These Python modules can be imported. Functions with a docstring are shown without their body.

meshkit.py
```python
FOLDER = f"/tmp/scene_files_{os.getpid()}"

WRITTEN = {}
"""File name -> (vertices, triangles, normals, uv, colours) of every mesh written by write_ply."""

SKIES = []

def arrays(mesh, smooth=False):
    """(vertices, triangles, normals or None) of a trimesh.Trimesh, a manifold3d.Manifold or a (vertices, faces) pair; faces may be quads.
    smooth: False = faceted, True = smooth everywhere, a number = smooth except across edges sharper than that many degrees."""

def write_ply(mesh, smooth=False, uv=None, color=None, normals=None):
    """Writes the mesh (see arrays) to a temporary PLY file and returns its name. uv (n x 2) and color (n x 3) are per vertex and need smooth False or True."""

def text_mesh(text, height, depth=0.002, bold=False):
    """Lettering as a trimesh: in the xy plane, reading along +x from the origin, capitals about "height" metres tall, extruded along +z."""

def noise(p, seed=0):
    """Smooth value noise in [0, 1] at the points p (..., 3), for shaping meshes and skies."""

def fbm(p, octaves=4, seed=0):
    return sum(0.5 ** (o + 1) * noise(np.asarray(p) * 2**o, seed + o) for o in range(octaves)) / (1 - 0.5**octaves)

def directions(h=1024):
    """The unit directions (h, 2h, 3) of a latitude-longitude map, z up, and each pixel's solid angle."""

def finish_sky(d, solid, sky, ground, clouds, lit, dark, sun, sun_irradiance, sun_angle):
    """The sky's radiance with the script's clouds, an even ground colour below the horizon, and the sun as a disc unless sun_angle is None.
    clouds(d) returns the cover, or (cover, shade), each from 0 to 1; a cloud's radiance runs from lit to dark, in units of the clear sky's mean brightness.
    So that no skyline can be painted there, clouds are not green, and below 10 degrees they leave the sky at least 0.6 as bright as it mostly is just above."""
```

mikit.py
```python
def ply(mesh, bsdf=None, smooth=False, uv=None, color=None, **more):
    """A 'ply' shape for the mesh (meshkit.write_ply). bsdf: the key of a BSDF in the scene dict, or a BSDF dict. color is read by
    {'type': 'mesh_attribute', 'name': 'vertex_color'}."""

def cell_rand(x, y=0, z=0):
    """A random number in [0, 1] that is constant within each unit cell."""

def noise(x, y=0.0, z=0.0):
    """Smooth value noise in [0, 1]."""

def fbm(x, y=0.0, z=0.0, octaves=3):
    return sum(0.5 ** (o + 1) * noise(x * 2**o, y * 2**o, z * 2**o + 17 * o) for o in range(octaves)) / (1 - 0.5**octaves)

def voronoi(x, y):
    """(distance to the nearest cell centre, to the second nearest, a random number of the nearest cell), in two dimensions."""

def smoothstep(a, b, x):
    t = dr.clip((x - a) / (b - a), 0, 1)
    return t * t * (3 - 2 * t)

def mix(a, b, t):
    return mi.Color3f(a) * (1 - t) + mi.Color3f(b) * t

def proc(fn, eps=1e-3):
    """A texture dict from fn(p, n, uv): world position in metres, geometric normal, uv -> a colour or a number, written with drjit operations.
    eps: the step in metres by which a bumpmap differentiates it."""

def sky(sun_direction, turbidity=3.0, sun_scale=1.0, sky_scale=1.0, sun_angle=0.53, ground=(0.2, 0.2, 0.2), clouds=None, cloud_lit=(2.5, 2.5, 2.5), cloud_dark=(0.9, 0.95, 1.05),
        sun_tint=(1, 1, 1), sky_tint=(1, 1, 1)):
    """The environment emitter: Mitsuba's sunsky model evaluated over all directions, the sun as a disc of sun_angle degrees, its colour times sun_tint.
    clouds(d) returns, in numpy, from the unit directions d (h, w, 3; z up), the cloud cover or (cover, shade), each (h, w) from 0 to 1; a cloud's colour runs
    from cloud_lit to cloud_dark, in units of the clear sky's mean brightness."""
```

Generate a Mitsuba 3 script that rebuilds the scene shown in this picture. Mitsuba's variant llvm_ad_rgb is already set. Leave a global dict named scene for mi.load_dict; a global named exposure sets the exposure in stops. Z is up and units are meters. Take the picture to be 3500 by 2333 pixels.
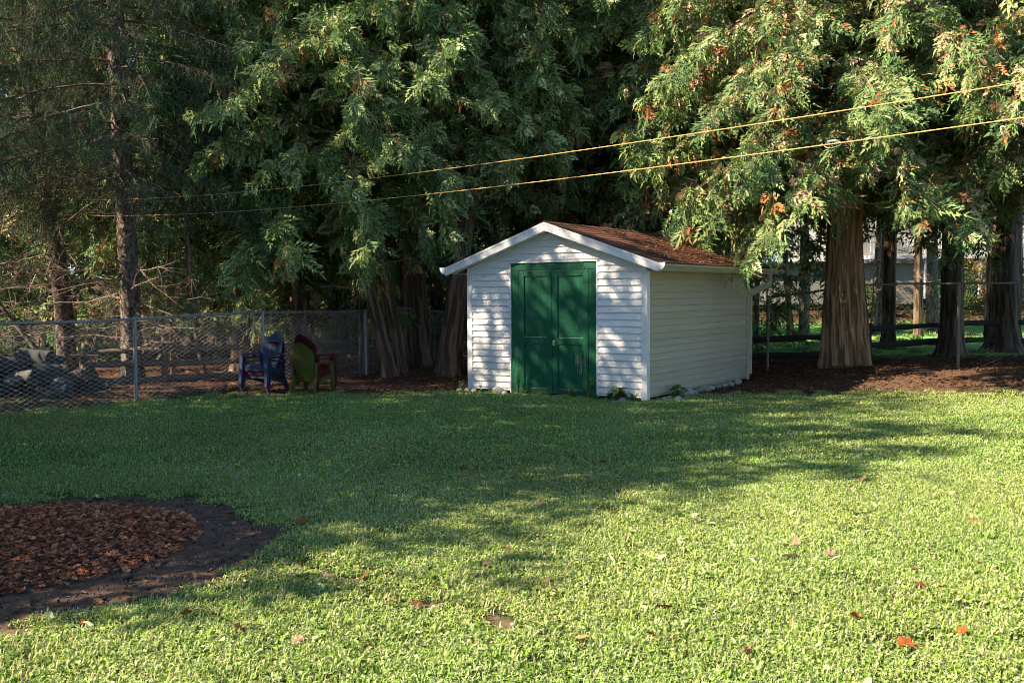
import math
import numpy as np, trimesh, mitsuba as mi, mikit, meshkit
import drjit as dr
from mikit import proc, noise, fbm, mix, smoothstep
dr_floor = lambda v: dr.floor(v)

# ------------------------------------------------------------------ camera, sky, exposure
H = 1.62
PITCH, ROLL = math.atan(161.5 / 3403), 0.0063
_F = np.array([0, math.cos(PITCH), -math.sin(PITCH)])
_U0 = np.array([0, math.sin(PITCH), math.cos(PITCH)])
_U = math.cos(ROLL) * _U0 + math.sin(ROLL) * np.array([1.0, 0, 0])
T = mi.ScalarTransform4f
scene, labels = {}, {}
scene['camera'] = {'type': 'perspective', 'fov': 2 * math.degrees(math.atan(1750 / 3403)), 'fov_axis': 'x', 'near_clip': 0.05, 'far_clip': 2000.0,
                   'to_world': T().look_at(origin=[0, 0, H], target=[0, float(_F[1]), float(H + _F[2])], up=[float(x) for x in _U])}
SUN_AZ, SUN_EL = math.radians(74), math.radians(37)      # azimuth: from straight behind the camera towards its left
SUN = [-math.sin(SUN_AZ) * math.cos(SUN_EL), -math.cos(SUN_AZ) * math.cos(SUN_EL), math.sin(SUN_EL)]
scene['sky'] = mikit.sky(SUN, turbidity=3, sky_scale=0.62)
exposure = 3.6

rng = np.random.default_rng(11)
U = rng.uniform

# ------------------------------------------------------------------ materials
def rgb(c): return {'type': 'rgb', 'value': [float(x) for x in c]}
VC = {'type': 'mesh_attribute', 'name': 'vertex_color'}
def mat(key, color, rough=0.6, **k):
    d = {'type': 'principled', 'base_color': color if isinstance(color, dict) else rgb(color), 'roughness': rough, 'specular': 0.4, **k}
    scene[key] = {'type': 'twosided', 'bsdf': d}
    return key
def bumped(key, color, bump, scale, rough=0.7, **k):
    d = {'type': 'principled', 'base_color': color if isinstance(color, dict) else rgb(color), 'roughness': rough, 'specular': 0.3, **k}
    scene[key] = {'type': 'twosided', 'bsdf': {'type': 'bumpmap', 'arbitrary': bump, 'scale': scale, 'bsdf': d}}
    return key
def leafy(key, trans, rough=0.45, spec=0.5):
    scene[key] = {'type': 'principledthin', 'base_color': VC, 'roughness': rough, 'diff_trans': trans, 'eta': 1.4}
    return key
leafy('frond_bsdf', 0.2, 0.34)
leafy('grass_bsdf', 0.3, 0.4)
leafy('dead_leaf_bsdf', 0.35, 0.6)
mat('shingle_bsdf', VC, 0.9)
mat('stick_bsdf', VC, 0.85)
mat('stone_bsdf', VC, 0.85)

def ground_color(p, n, uv):
    big = fbm(p.x * 0.6, p.y * 0.6, 0, 3)
    fine = fbm(p.x * 18, p.y * 18, p.z * 18, 3)
    edge = 15.7 + 1.2 * (fbm(p.x * 0.9 + 7, 3.1, 0, 2) - 0.5)
    soil = mix((0.030, 0.042, 0.016), (0.055, 0.060, 0.025), big)
    litter = mix((0.040, 0.025, 0.016), (0.085, 0.052, 0.033), fine)
    t = smoothstep(edge - 0.5, edge + 0.5, p.y)
    far = smoothstep(23.5, 26.0, p.y)
    farlawn = mix((0.09, 0.22, 0.045), (0.12, 0.27, 0.06), big)
    c = mix(soil, litter, t)
    c = mix(c, farlawn, far * smoothstep(2.0, 4.0, p.x) * (1 - smoothstep(41, 43, p.y)))
    import drjit as dr
    wob = 0.22 * (fbm(p.x * 1.3, p.y * 1.3, 5, 3) - 0.5)
    d = dr.sqrt(dr.square(p.x + 3.15) + dr.square(p.y - 6.3)) + wob
    dirt = mix((0.050, 0.031, 0.021), (0.115, 0.074, 0.050), fine)
    c = mix(c, dirt, 1 - smoothstep(1.52, 1.88, d + 0.25 * (fine - 0.5)))
    tt = (p.x + 0.83) * 0.762 + (p.y - 5.5) * (-0.648)
    e = dr.abs((p.x + 0.83) * 0.648 + (p.y - 5.5) * 0.762) + 0.10 * (fbm(p.x * 5, p.y * 5, 0, 2) - 0.5)
    strip = (1 - smoothstep(0.03, 0.10, e)) * smoothstep(-0.9, -0.5, tt) * (1 - smoothstep(1.1, 1.5, tt))
    return mix(c, (0.10, 0.072, 0.047), strip * 0.8) * (0.7 + 0.6 * fine)
def ground_bump(p, n, uv): return fbm(p.x * 14, p.y * 14, 0, 4)
bumped('ground_bsdf', proc(ground_color), proc(ground_bump, 0.004), 0.025, 0.95)

def bark(lo, hi, fu, fv, plates):
    def fn(p, n, uv):
        s = fbm(uv.x * fu + 0.6 * fbm(uv.x * 3, uv.y * 2, 4, 2), uv.y * fv, 0, 4)
        g = fbm(uv.x * 2.2, uv.y * 0.8, 9, 3)
        c = mix(lo, hi, smoothstep(0.32, 0.68, s))
        return mix(c, plates, 0.45 * smoothstep(0.5, 0.75, g))
    return fn
def bark_h(fu, fv):
    def fn(p, n, uv): return fbm(uv.x * fu + 0.6 * fbm(uv.x * 3, uv.y * 2, 4, 2), uv.y * fv, 0, 4)
    return fn
bumped('cedar_bark', proc(bark((0.055, 0.036, 0.025), (0.21, 0.145, 0.10), 26, 2.2, (0.16, 0.14, 0.12))), proc(bark_h(26, 2.2), 0.003), 0.05, 0.9)
bumped('pale_bark', proc(bark((0.12, 0.072, 0.042), (0.44, 0.275, 0.16), 38, 2.2, (0.35, 0.235, 0.15))), proc(bark_h(38, 2.2), 0.002), 0.08, 0.9)
bumped('spruce_bark', proc(bark((0.05, 0.038, 0.032), (0.19, 0.15, 0.125), 22, 16, (0.13, 0.12, 0.115))), proc(bark_h(22, 16), 0.003), 0.03, 0.9)

def paint_white(p, n, uv):
    g = fbm(p.x * 3, p.y * 3, p.z * 1.2, 4)
    st = fbm(p.x * 14, p.y * 14, p.z * 0.8, 3)
    low = 1 - smoothstep(0.0, 0.9, p.z + 0.5 * (g - 0.5))
    c = mix((0.73, 0.735, 0.745), (0.66, 0.665, 0.675), g) * (0.95 + 0.08 * mikit.cell_rand(dr_floor((p.z - 0.094) / 0.1032), 3))
    return mix(c, (0.40, 0.38, 0.33), 0.5 * low * st)
mat('white_siding', proc(paint_white), 0.45)
def paint_shaded_side(p, n, uv):
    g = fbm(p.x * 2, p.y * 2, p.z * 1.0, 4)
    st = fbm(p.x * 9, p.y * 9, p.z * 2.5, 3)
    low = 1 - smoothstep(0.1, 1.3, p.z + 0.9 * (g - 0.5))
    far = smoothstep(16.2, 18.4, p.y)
    c = mix((0.43, 0.37, 0.27), (0.37, 0.325, 0.245), g)  # same white vinyl; the wall's shade and warm bounce put into its colour
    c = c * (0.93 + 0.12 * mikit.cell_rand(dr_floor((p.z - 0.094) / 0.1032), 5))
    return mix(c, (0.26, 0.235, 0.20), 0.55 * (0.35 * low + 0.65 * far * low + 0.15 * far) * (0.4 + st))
mat('shaded_dirty_siding', proc(paint_shaded_side), 0.5)
mat('white_metal', (0.67, 0.68, 0.70), 0.35)
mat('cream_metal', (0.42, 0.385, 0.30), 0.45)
mat('roof_deck', (0.03, 0.028, 0.026), 0.9)
def green_paint(p, n, uv):
    g = fbm(p.x * 7, p.y * 7, p.z * 3, 4)
    grain = fbm((p.x - p.y) * 70, p.z * 5, 0, 3)
    c = mix((0.001, 0.064, 0.032), (0.002, 0.092, 0.047), g)
    import drjit as dr
    du = (p.x - 1.05) / 0.12
    dz = (p.z - 0.52) / 0.24
    spot = dr.exp(-(du * du + dz * dz))
    chip = 0.55 * smoothstep(0.70, 0.76, grain * 0.75 + 0.36 * spot)
    rub = smoothstep(0.66, 0.76, fbm((p.x - p.y) * 46, p.z * 10, 3, 3))
    c = mix(c, (0.02, 0.20, 0.12), 0.28 * rub)
    c = mix(c, (0.04, 0.06, 0.035), 0.5 * (1 - smoothstep(0.02, 0.22, p.z + 0.2 * (g - 0.5))))
    return mix(c, (0.34, 0.32, 0.22), chip)
mat('green_paint', proc(green_paint), 0.46)
mat('galvanized', (0.26, 0.27, 0.285), 0.45, metallic=0.6)
mat('old_post', (0.34, 0.35, 0.36), 0.5, metallic=0.4)
mat('wire', (0.74, 0.75, 0.78), 0.4, metallic=0.3)
mat('dull_wire', (0.07, 0.07, 0.068), 0.7)
mat('dull_post', (0.20, 0.19, 0.15), 0.6, metallic=0.2)
mat('brass', (0.55, 0.47, 0.30), 0.35, metallic=0.8)
mat('steel', (0.6, 0.6, 0.62), 0.25, metallic=0.9)
mat('yellow_rope', (0.50, 0.33, 0.12), 0.65)
mat('blue_plastic', (0.034, 0.052, 0.098), 0.6, specular=0.2)
mat('red_plastic', (0.06, 0.006, 0.010), 0.6, specular=0.2)
mat('maroon_plastic', (0.035, 0.006, 0.008), 0.6, specular=0.2)
mat('lime_plastic', (0.078, 0.088, 0.02), 0.6, specular=0.2)
mat('clip_blue', (0.25, 0.42, 0.60), 0.4)
def rail_color(p, n, uv): return mix((0.06, 0.045, 0.03), (0.20, 0.15, 0.09), fbm(p.x * 6, p.y * 6, p.z * 45, 4))
mat('rail_wood', proc(rail_color), 0.9)
mat('dark_rail_wood', (0.035, 0.028, 0.022), 0.95)
mat('grey_wall', (0.20, 0.21, 0.20), 0.7)
mat('deck_white', (0.60, 0.63, 0.70), 0.5)
mat('roof_grey', (0.14, 0.14, 0.15), 0.8)
mat('glass_dark', (0.03, 0.035, 0.04), 0.1)

# ------------------------------------------------------------------ helpers
_count = {}
def numbered(k):
    n = _count.get(k, 0); _count[k] = n + 1
    return k if n == 0 else f'{k}_{n:03d}'
def tag(key, label=None, cat=None, group=None, kind=None):
    d = {}
    if label: d['label'] = label
    if cat: d['category'] = cat
    if group: d['group'] = group
    if kind: d['kind'] = kind
    labels[key] = d
def thing(name, label, cat, group=None):
    k = numbered(name); tag(k, label, cat, group); return k
def add(key, mesh, bsdf, smooth=False, **k):
    key = numbered(key)
    scene[key] = mikit.ply(mesh, bsdf, smooth=smooth, **k)
    return key
def part(parent, name, mesh, bsdf, smooth=False, label=None, kind=None, **k):
    key = add(f'{parent}__{name}', mesh, bsdf, smooth, **k)
    if label or kind: tag(key, label, None, None, kind)
    return key
class MB:
    """collects vertices, triangles and colours"""
    def __init__(s): s.v, s.f, s.c, s.n = [], [], [], 0
    def add(s, v, f, c=None):
        v = np.asarray(v, float); f = np.asarray(f, int)
        s.v.append(v); s.f.append(f + s.n); s.n += len(v)
        if c is not None: s.c.append(np.broadcast_to(np.asarray(c, float), (len(v), 3)))
    def mesh(s): return trimesh.Trimesh(np.vstack(s.v), np.vstack(s.f), process=False)
    def col(s): return np.vstack(s.c)
def tube(pts, rad, sides=6, cap=True):
    p = np.asarray(pts, float); r = np.broadcast_to(np.asarray(rad, float), (len(p),))
    t = np.gradient(p, axis=0); t /= np.linalg.norm(t, axis=1, keepdims=True) + 1e-12
    ref = np.where(np.abs(t[:, 2:]) < 0.9, [0, 0, 1.0], [1.0, 0, 0])
    a = np.cross(t, ref); a /= np.linalg.norm(a, axis=1, keepdims=True) + 1e-12
    b = np.cross(t, a)
    an = np.arange(sides) * 2 * np.pi / sides
    v = (p[:, None] + r[:, None, None] * (np.cos(an)[None, :, None] * a[:, None] + np.sin(an)[None, :, None] * b[:, None])).reshape(-1, 3)
    f = []
    for i in range(len(p) - 1):
        j = np.arange(sides); k = (j + 1) % sides
        q0, q1, q2, q3 = i * sides + j, i * sides + k, (i + 1) * sides + k, (i + 1) * sides + j
        f += [np.stack([q0, q2, q1], 1), np.stack([q0, q3, q2], 1)]
    if cap and sides > 2:
        n = len(v); v = np.vstack([v, p[0], p[-1]]); j = np.arange(sides); k = (j + 1) % sides
        f.append(np.stack([j, k, 0 * j + n], 1)); m = (len(p) - 1) * sides
        f.append(np.stack([m + k, m + j, 0 * j + n + 1], 1))
    return v, np.vstack(f)
def tmesh(*a, **k):
    v, f = tube(*a, **k); return trimesh.Trimesh(v, f, process=False)
def hull(points): return trimesh.convex.convex_hull(np.asarray(points, float))
def box(x0, x1, y0, y1, z0, z1):
    return hull([[x, y, z] for x in (x0, x1) for y in (y0, y1) for z in (z0, z1)])
def rbox(x0, x1, y0, y1, z0, z1, b=0.006):
    """a box with bevelled edges"""
    P = []
    for sx, x in ((1, x0), (-1, x1)):
        for sy, y in ((1, y0), (-1, y1)):
            for sz, z in ((1, z0), (-1, z1)):
                P += [[x, y + sy * b, z + sz * b], [x + sx * b, y, z + sz * b], [x + sx * b, y + sy * b, z]]
    return hull(P)
def join(ms): return trimesh.util.concatenate(ms)
def moved(m, M):
    m = m.copy(); m.apply_transform(M); return m
def mat4(loc=(0, 0, 0), rz=0.0, pitch=0.0, roll=0.0, s=1.0):
    cz, sz, cp, sp, cr, sr = math.cos(rz), math.sin(rz), math.cos(pitch), math.sin(pitch), math.cos(roll), math.sin(roll)
    Rz = np.array([[cz, -sz, 0], [sz, cz, 0], [0, 0, 1]]); Ry = np.array([[cp, 0, sp], [0, 1, 0], [-sp, 0, cp]]); Rx = np.array([[1, 0, 0], [0, cr, -sr], [0, sr, cr]])
    M = np.eye(4); M[:3, :3] = Rz @ Ry @ Rx * s; M[:3, 3] = loc
    return M
def inst(key, group, M):
    scene[key] = {'type': 'instance', 'group': {'type': 'ref', 'id': group}, 'to_world': T(M.tolist())}
def group(name, mb, bsdf):
    scene[name] = {'type': 'shapegroup', 'piece': mikit.ply(mb.mesh(), bsdf, color=mb.col())}
    return name
def ss(a, b, x):
    t = np.clip((np.asarray(x, float) - a) / (b - a), 0, 1); return t * t * (3 - 2 * t)
def gh(x, y):
    """height of the ground"""
    x, y = np.asarray(x, float), np.asarray(y, float)
    h = 0.08 * ss(14.2, 17, y) * ss(-1.5, -4, x) * (1 - ss(19, 22, y)) + 0.20 * ss(14.5, 17.8, y) * ss(4.5, 8.0, x) * (1 - ss(19.5, 23, y))
    h = h + 0.16 * np.exp(-(((x + 1.7) / 0.9) ** 2 + ((y - 19.9) / 1.1) ** 2))            # roots of the cedar clump
    h = h + 0.10 * np.exp(-(((x - 6.5) / 1.0) ** 2 + ((y - 19.1) / 1.0) ** 2))
    h = h + 1.25 * ss(40, 49, y) + 3.0 * ss(60, 140, y)
    h = h + 0.02 * (meshkit.fbm(np.stack([x * 0.5, y * 0.5, 0 * x], -1), 3, 3) - 0.5) * (1 - ss(40, 60, y))
    d = np.hypot(x + 3.35, y - 6.4)
    return h + 0.03 * np.exp(-(d / 0.9) ** 2)

# ------------------------------------------------------------------ ground
def grid_axis(lo, hi, fine_lo, fine_hi, step):
    a = list(np.arange(fine_lo, fine_hi + 1e-6, step)); d = step
    while a[-1] < hi: d *= 1.35; a.append(a[-1] + d)
    d = step
    while a[0] > lo: d *= 1.35; a.insert(0, a[0] - d)
    return np.array(a)
gx, gy = grid_axis(-500, 500, -12, 13, 0.25), grid_axis(-300, 700, 3, 26, 0.25)
X, Y = np.meshgrid(gx, gy, indexing='ij')
V = np.stack([X, Y, gh(X, Y)], -1).reshape(-1, 3)
i, j = np.meshgrid(np.arange(len(gx) - 1), np.arange(len(gy) - 1), indexing='ij'); a = (i * len(gy) + j).ravel(); b = a + len(gy)
scene['ground'] = mikit.ply(trimesh.Trimesh(V, np.vstack([np.stack([a, b, b + 1], 1), np.stack([a, b + 1, a + 1], 1)]), process=False), 'ground_bsdf', smooth=True)
tag('ground', 'flat back yard ground with a round dirt patch and bare soil under trees', 'ground', kind='structure')

# ------------------------------------------------------------------ shed
SH_Q = np.array([1.997, 14.80, 0.0]); RD = np.array([0.831, -0.556, 0.0]); VD = np.array([0.556, 0.831, 0.0])
SM = np.eye(4); SM[:3, 0], SM[:3, 1], SM[:3, 3] = RD, VD, SH_Q          # local: u along the front, v to the back, z up
W0, DEP, ZB, PIT = -3.245, 4.19, 0.06, 0.1032
SL, UC, ZAP = 0.345, -1.625, 2.735                                     # roof pitch, ridge line, top of the deck at the ridge
def roof_z(u): return ZAP - SL * abs(u - UC)
def s_add(parent, name, m, bsdf, smooth=False, **k): return part(parent, name, moved(m, SM), bsdf, smooth, **k)
shed = thing('shed', 'white clapboard garden shed with green double doors and brown shingle roof', 'shed')
def board_front(ua0, ub0, ua1, ub1, z0, z1):
    """lap board on the front: (ua0, ub0) ends at the bottom, (ua1, ub1) ends at the top"""
    P = []
    for (ua, ub, z, o) in ((ua0, ub0, z0, 0.027), (ua0, ub0, z0 + 0.006, 0.027), (ua1, ub1, z1 + 0.004, 0.002)):
        P += [[ua, -o, z], [ub, -o, z], [ua, 0.01, z], [ub, 0.01, z]]
    return hull(P)
fw = f'{shed}__front_wall'
s_add(shed, 'front_wall', hull([[u, v, z] for v in (0.012, 0.06) for u, z in ((W0 + .02, ZB), (-0.02, ZB), (-0.02, roof_z(0) - .10), (W0 + .02, roof_z(W0) - .10), (UC, ZAP - .12))]), 'white_siding')
DL, DR, DT = -2.43, -0.806, 2.135
def cut(z): return min(abs((ZAP - 0.105 - z) / SL), 9)
for r in range(-1, 26):
    z0, z1 = 0.094 + PIT * r, 0.094 + PIT * (r + 1)
    z0 = max(z0, ZB)
    la0, lb0 = max(W0 + .06, UC - cut(z0)), min(-0.065, UC + cut(z0))
    la1, lb1 = max(W0 + .06, UC - cut(z1)), min(-0.065, UC + cut(z1))
    if z1 > ZAP - 0.14: break
    if z1 < DT + 0.005:
        for m in (board_front(la0, DL, la1, DL, z0, z1), board_front(DR, lb0, DR, lb1, z0, z1)): s_add(fw, 'siding_board', m, 'white_siding')
    elif z0 < DT:
        zz = DT + 0.012
        for m in (board_front(la0, DL, la1, DL, z0, z1), board_front(DR, lb0, DR, lb1, z0, z1)): s_add(fw, 'siding_board', m, 'white_siding')
        if z1 - zz > .02: s_add(fw, 'siding_board', board_front(DL + .002, DR - .002, DL + .002, DR - .002, zz, z1), 'white_siding')
    else: s_add(fw, 'siding_board', board_front(la0, lb0, la1, lb1, z0, z1), 'white_siding')
def board_side(o, sgn, v0, v1, z0, z1):
    P = []
    for z, d in ((z0, 0.024), (z0 + 0.006, 0.024), (z1 + 0.004, 0.003)):
        P += [[o + sgn * d, v0, z], [o + sgn * d, v1, z], [o - sgn * 0.01, v0, z], [o - sgn * 0.01, v1, z]]
    return hull(P)
for nm, o, sg, bs in (('right_wall', 0.0, 1, 'shaded_dirty_siding'), ('left_wall', W0, -1, 'white_siding')):
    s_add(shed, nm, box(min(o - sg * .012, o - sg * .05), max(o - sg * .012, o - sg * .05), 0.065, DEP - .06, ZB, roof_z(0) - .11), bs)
    for r in range(-1, 19):
        z0, z1 = max(0.094 + PIT * r, ZB), min(0.094 + PIT * (r + 1), 2.03)
        vj = U(.8, 3.3)
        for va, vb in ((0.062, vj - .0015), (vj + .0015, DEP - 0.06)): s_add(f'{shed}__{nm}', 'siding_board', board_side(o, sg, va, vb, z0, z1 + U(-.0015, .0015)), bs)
s_add(shed, 'back_wall', hull([[u, v, z] for v in (DEP - .05, DEP - .01) for u, z in ((W0 + .02, ZB), (-.02, ZB), (-.02, roof_z(0) - .10), (W0 + .02, roof_z(W0) - .10), (UC, ZAP - .12))]), 'shaded_dirty_siding')
for u, sg in ((0.0, 1), (W0, -1)):                                     # corner boards: two flat faces
    for v, sv in ((0.0, -1), (DEP, 1)):
        f1 = box(min(u + sg * .030, u - sg * .062), max(u + sg * .030, u - sg * .062), min(v + sv * .032, v - sv * .005), max(v + sv * .032, v - sv * .005), ZB - .03, roof_z(0) - .115)
        f2 = box(min(u + sg * .030, u - sg * .004), max(u + sg * .030, u - sg * .004), min(v - sv * .006, v - sv * .062), max(v - sv * .006, v - sv * .062), ZB - .03, roof_z(0) - .115)
        s_add(shed, 'corner_board', join([f1, f2]), 'white_metal' if v == 0 else 'cream_metal')
# door frame, doors, trim
OV, UE0, UE1, VB = 0.235, -3.56, 0.31, DEP + 0.31
fr = f'{shed}__door_frame'
s_add(shed, 'door_frame', join([rbox(-2.406, -2.265, -.012, .03, .0, 1.992), rbox(-0.977, -0.836, -.012, .03, .0, 1.992), rbox(-2.406, -0.836, -.013, .03, 1.995, 2.110)]), 'green_paint')
for m in (rbox(DL + .002, -2.408, -.026, .02, .02, 2.112, .003), rbox(-.834, DR - .002, -.026, .02, .02, 2.112, .003), rbox(DL - .01, DR + .01, -.034, .02, 2.113, DT + .01, .003)):
    s_add(shed, 'door_trim', m, 'white_metal')
s_add(shed, 'threshold', rbox(-2.40, -0.99, -.03, .05, -.06, .030, .006), 'green_paint')
def leaf_door(u0, u1, pu0, pu1, lab):
    d = s_add(shed, 'door', box(u0, u1, .016, .03, .045, 1.985), 'green_paint', label=lab)
    for nm, m in (('stile', rbox(u0, pu0, -.014, .0155, .045, 1.985, .004)), ('stile', rbox(pu1, u1, -.014, .0155, .045, 1.985, .004)),
                  ('rail', rbox(pu0 + .001, pu1 - .001, -.013, .0155, 1.90, 1.985, .004)), ('rail', rbox(pu0 + .001, pu1 - .001, -.013, .0155, .828, .93, .004)), ('rail', rbox(pu0 + .001, pu1 - .001, -.013, .0155, .045, .118, .004)),
                  ('panel', box(pu0 + .002, pu1 - .002, .008, .0158, .935, 1.895)), ('panel', box(pu0 + .002, pu1 - .002, .008, .0158, .122, .824))):
        s_add(d, nm, m, 'green_paint')
    return d
d1 = leaf_door(-2.260, -1.640, -2.160, -1.736, 'left green door leaf with two recessed panels')
d2 = leaf_door(-1.632, -0.982, -1.534, -1.078, 'right green door leaf with chipped paint on its lower panel')
for dd, u in ((d1, -2.262), (d2, -0.979)):
    for z in (0.83, 1.80, 0.22):
        s_add(dd, 'hinge', join([rbox(u - .055, u + .04, -.019, -.0125, z, z + .055, .002), moved(trimesh.creation.cylinder(.008, .075, sections=8), mat4((u, -.02, z + .028)))]), 'green_paint')
s_add(d2, 'hasp', rbox(-1.68, -1.54, -.022, -.0145, .862, .892, .002), 'green_paint')
lock = thing('padlock', 'small padlock hanging where the two green shed doors meet', 'padlock')
s_add(lock, 'body', rbox(-1.613, -1.571, -.046, -.024, .80, .852, .004), 'brass')
an = np.linspace(0, math.pi, 9)
s_add(lock, 'shackle', tmesh([[-1.606, -.035, .84]] + [[-1.592 - .014 * math.cos(t), -.035, .866 + .018 * math.sin(t)] for t in an] + [[-1.578, -.035, .84]], .004, 6), 'steel', 40)
# roof
s_add(shed, 'roof', join([hull([[u, v, roof_z(u) + d] for v in (-OV + .012, VB) for u in us for d in (0, -.045)]) for us in ((UE0, UC), (UC, UE1))]), 'roof_deck')
for us in ((UE0, UC), (UC, UE1)):
    n2 = s_add(shed, 'soffit', hull([[u, v, roof_z(u) - d] for v in (-OV + .025, 0.0) for u in us for d in (.100, .110)]), 'white_metal')
for uu in ((UE0, W0 - .02), (0.022, UE1)):
    zz = roof_z(UE1) - .105
    s_add(shed, 'eave_soffit', box(uu[0], uu[1], -.005, VB - .02, zz - .008, zz), 'white_metal')
for us in ((UE0, UC - .001), (UC + .001, UE1)):
    f = s_add(shed, 'fascia', hull([[u, v, roof_z(u) - d] for v in (-OV - .008, -OV + .012) for u in us for d in (.035, .135)]), 'white_metal')
    s_add(f, 'trim', hull([[u, v, roof_z(u) - d] for v in (-OV - .016, -OV + .012) for u in us for d in (.002, .034)]), 'white_metal')
for o, sg in ((UE1, 1), (UE0, -1)):                                     # gutters, K profile
    zt = roof_z(UE1) - .022
    prof = [(0.0, 0), (0.0, -.085), (.065, -.085), (.085, -.05), (.105, -.03), (.112, 0), (.106, 0), (.098, -.027), (.079, -.047), (.06, -.079), (.006, -.079), (.006, 0)]
    poly = trimesh.creation.extrude_polygon(__import__('shapely').Polygon(prof), VB + OV + .05, engine='earcut')
    M = np.eye(4); M[:3, 0] = [sg, 0, 0]; M[:3, 1] = [0, 0, 1]; M[:3, 2] = [0, 1, 0]; M[:3, 3] = [o + sg * .002, -OV - .002, zt]
    m = moved(poly, M)
    if sg > 0: m.invert()
    gk = s_add(shed, 'gutter', m, 'cream_metal' if sg > 0 else 'white_metal')
    cap = hull([[o + sg * (.003 + x), y, zt + z - .0005] for x, z in ((0, .02), (0, -.084), (.064, -.084), (.084, -.05), (.105, -.03), (.111, .02)) for y in (-OV - .02, -OV - .004)])
    s_add(gk, 'end_cap', cap, 'white_metal')
gy0 = VB - .12
s_add(shed, 'downspout', join([rbox(.33, .39, gy0 - .04, gy0 + .03, 1.80, 1.99, .01),
      hull([[u, v, z] for u, z in ((.33, 1.83), (.39, 1.85), (.33, 1.74), (.37, 1.73)) for v in (gy0 - .04, gy0 + .03)] + [[u, v, z] for u, z in ((.02, 1.64), (.06, 1.68), (.03, 1.55), (.07, 1.56)) for v in (DEP + .03, DEP + .09)]),
      rbox(.0, .06, DEP + .025, DEP + .095, .12, 1.62, .01)]), 'cream_metal')
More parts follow.
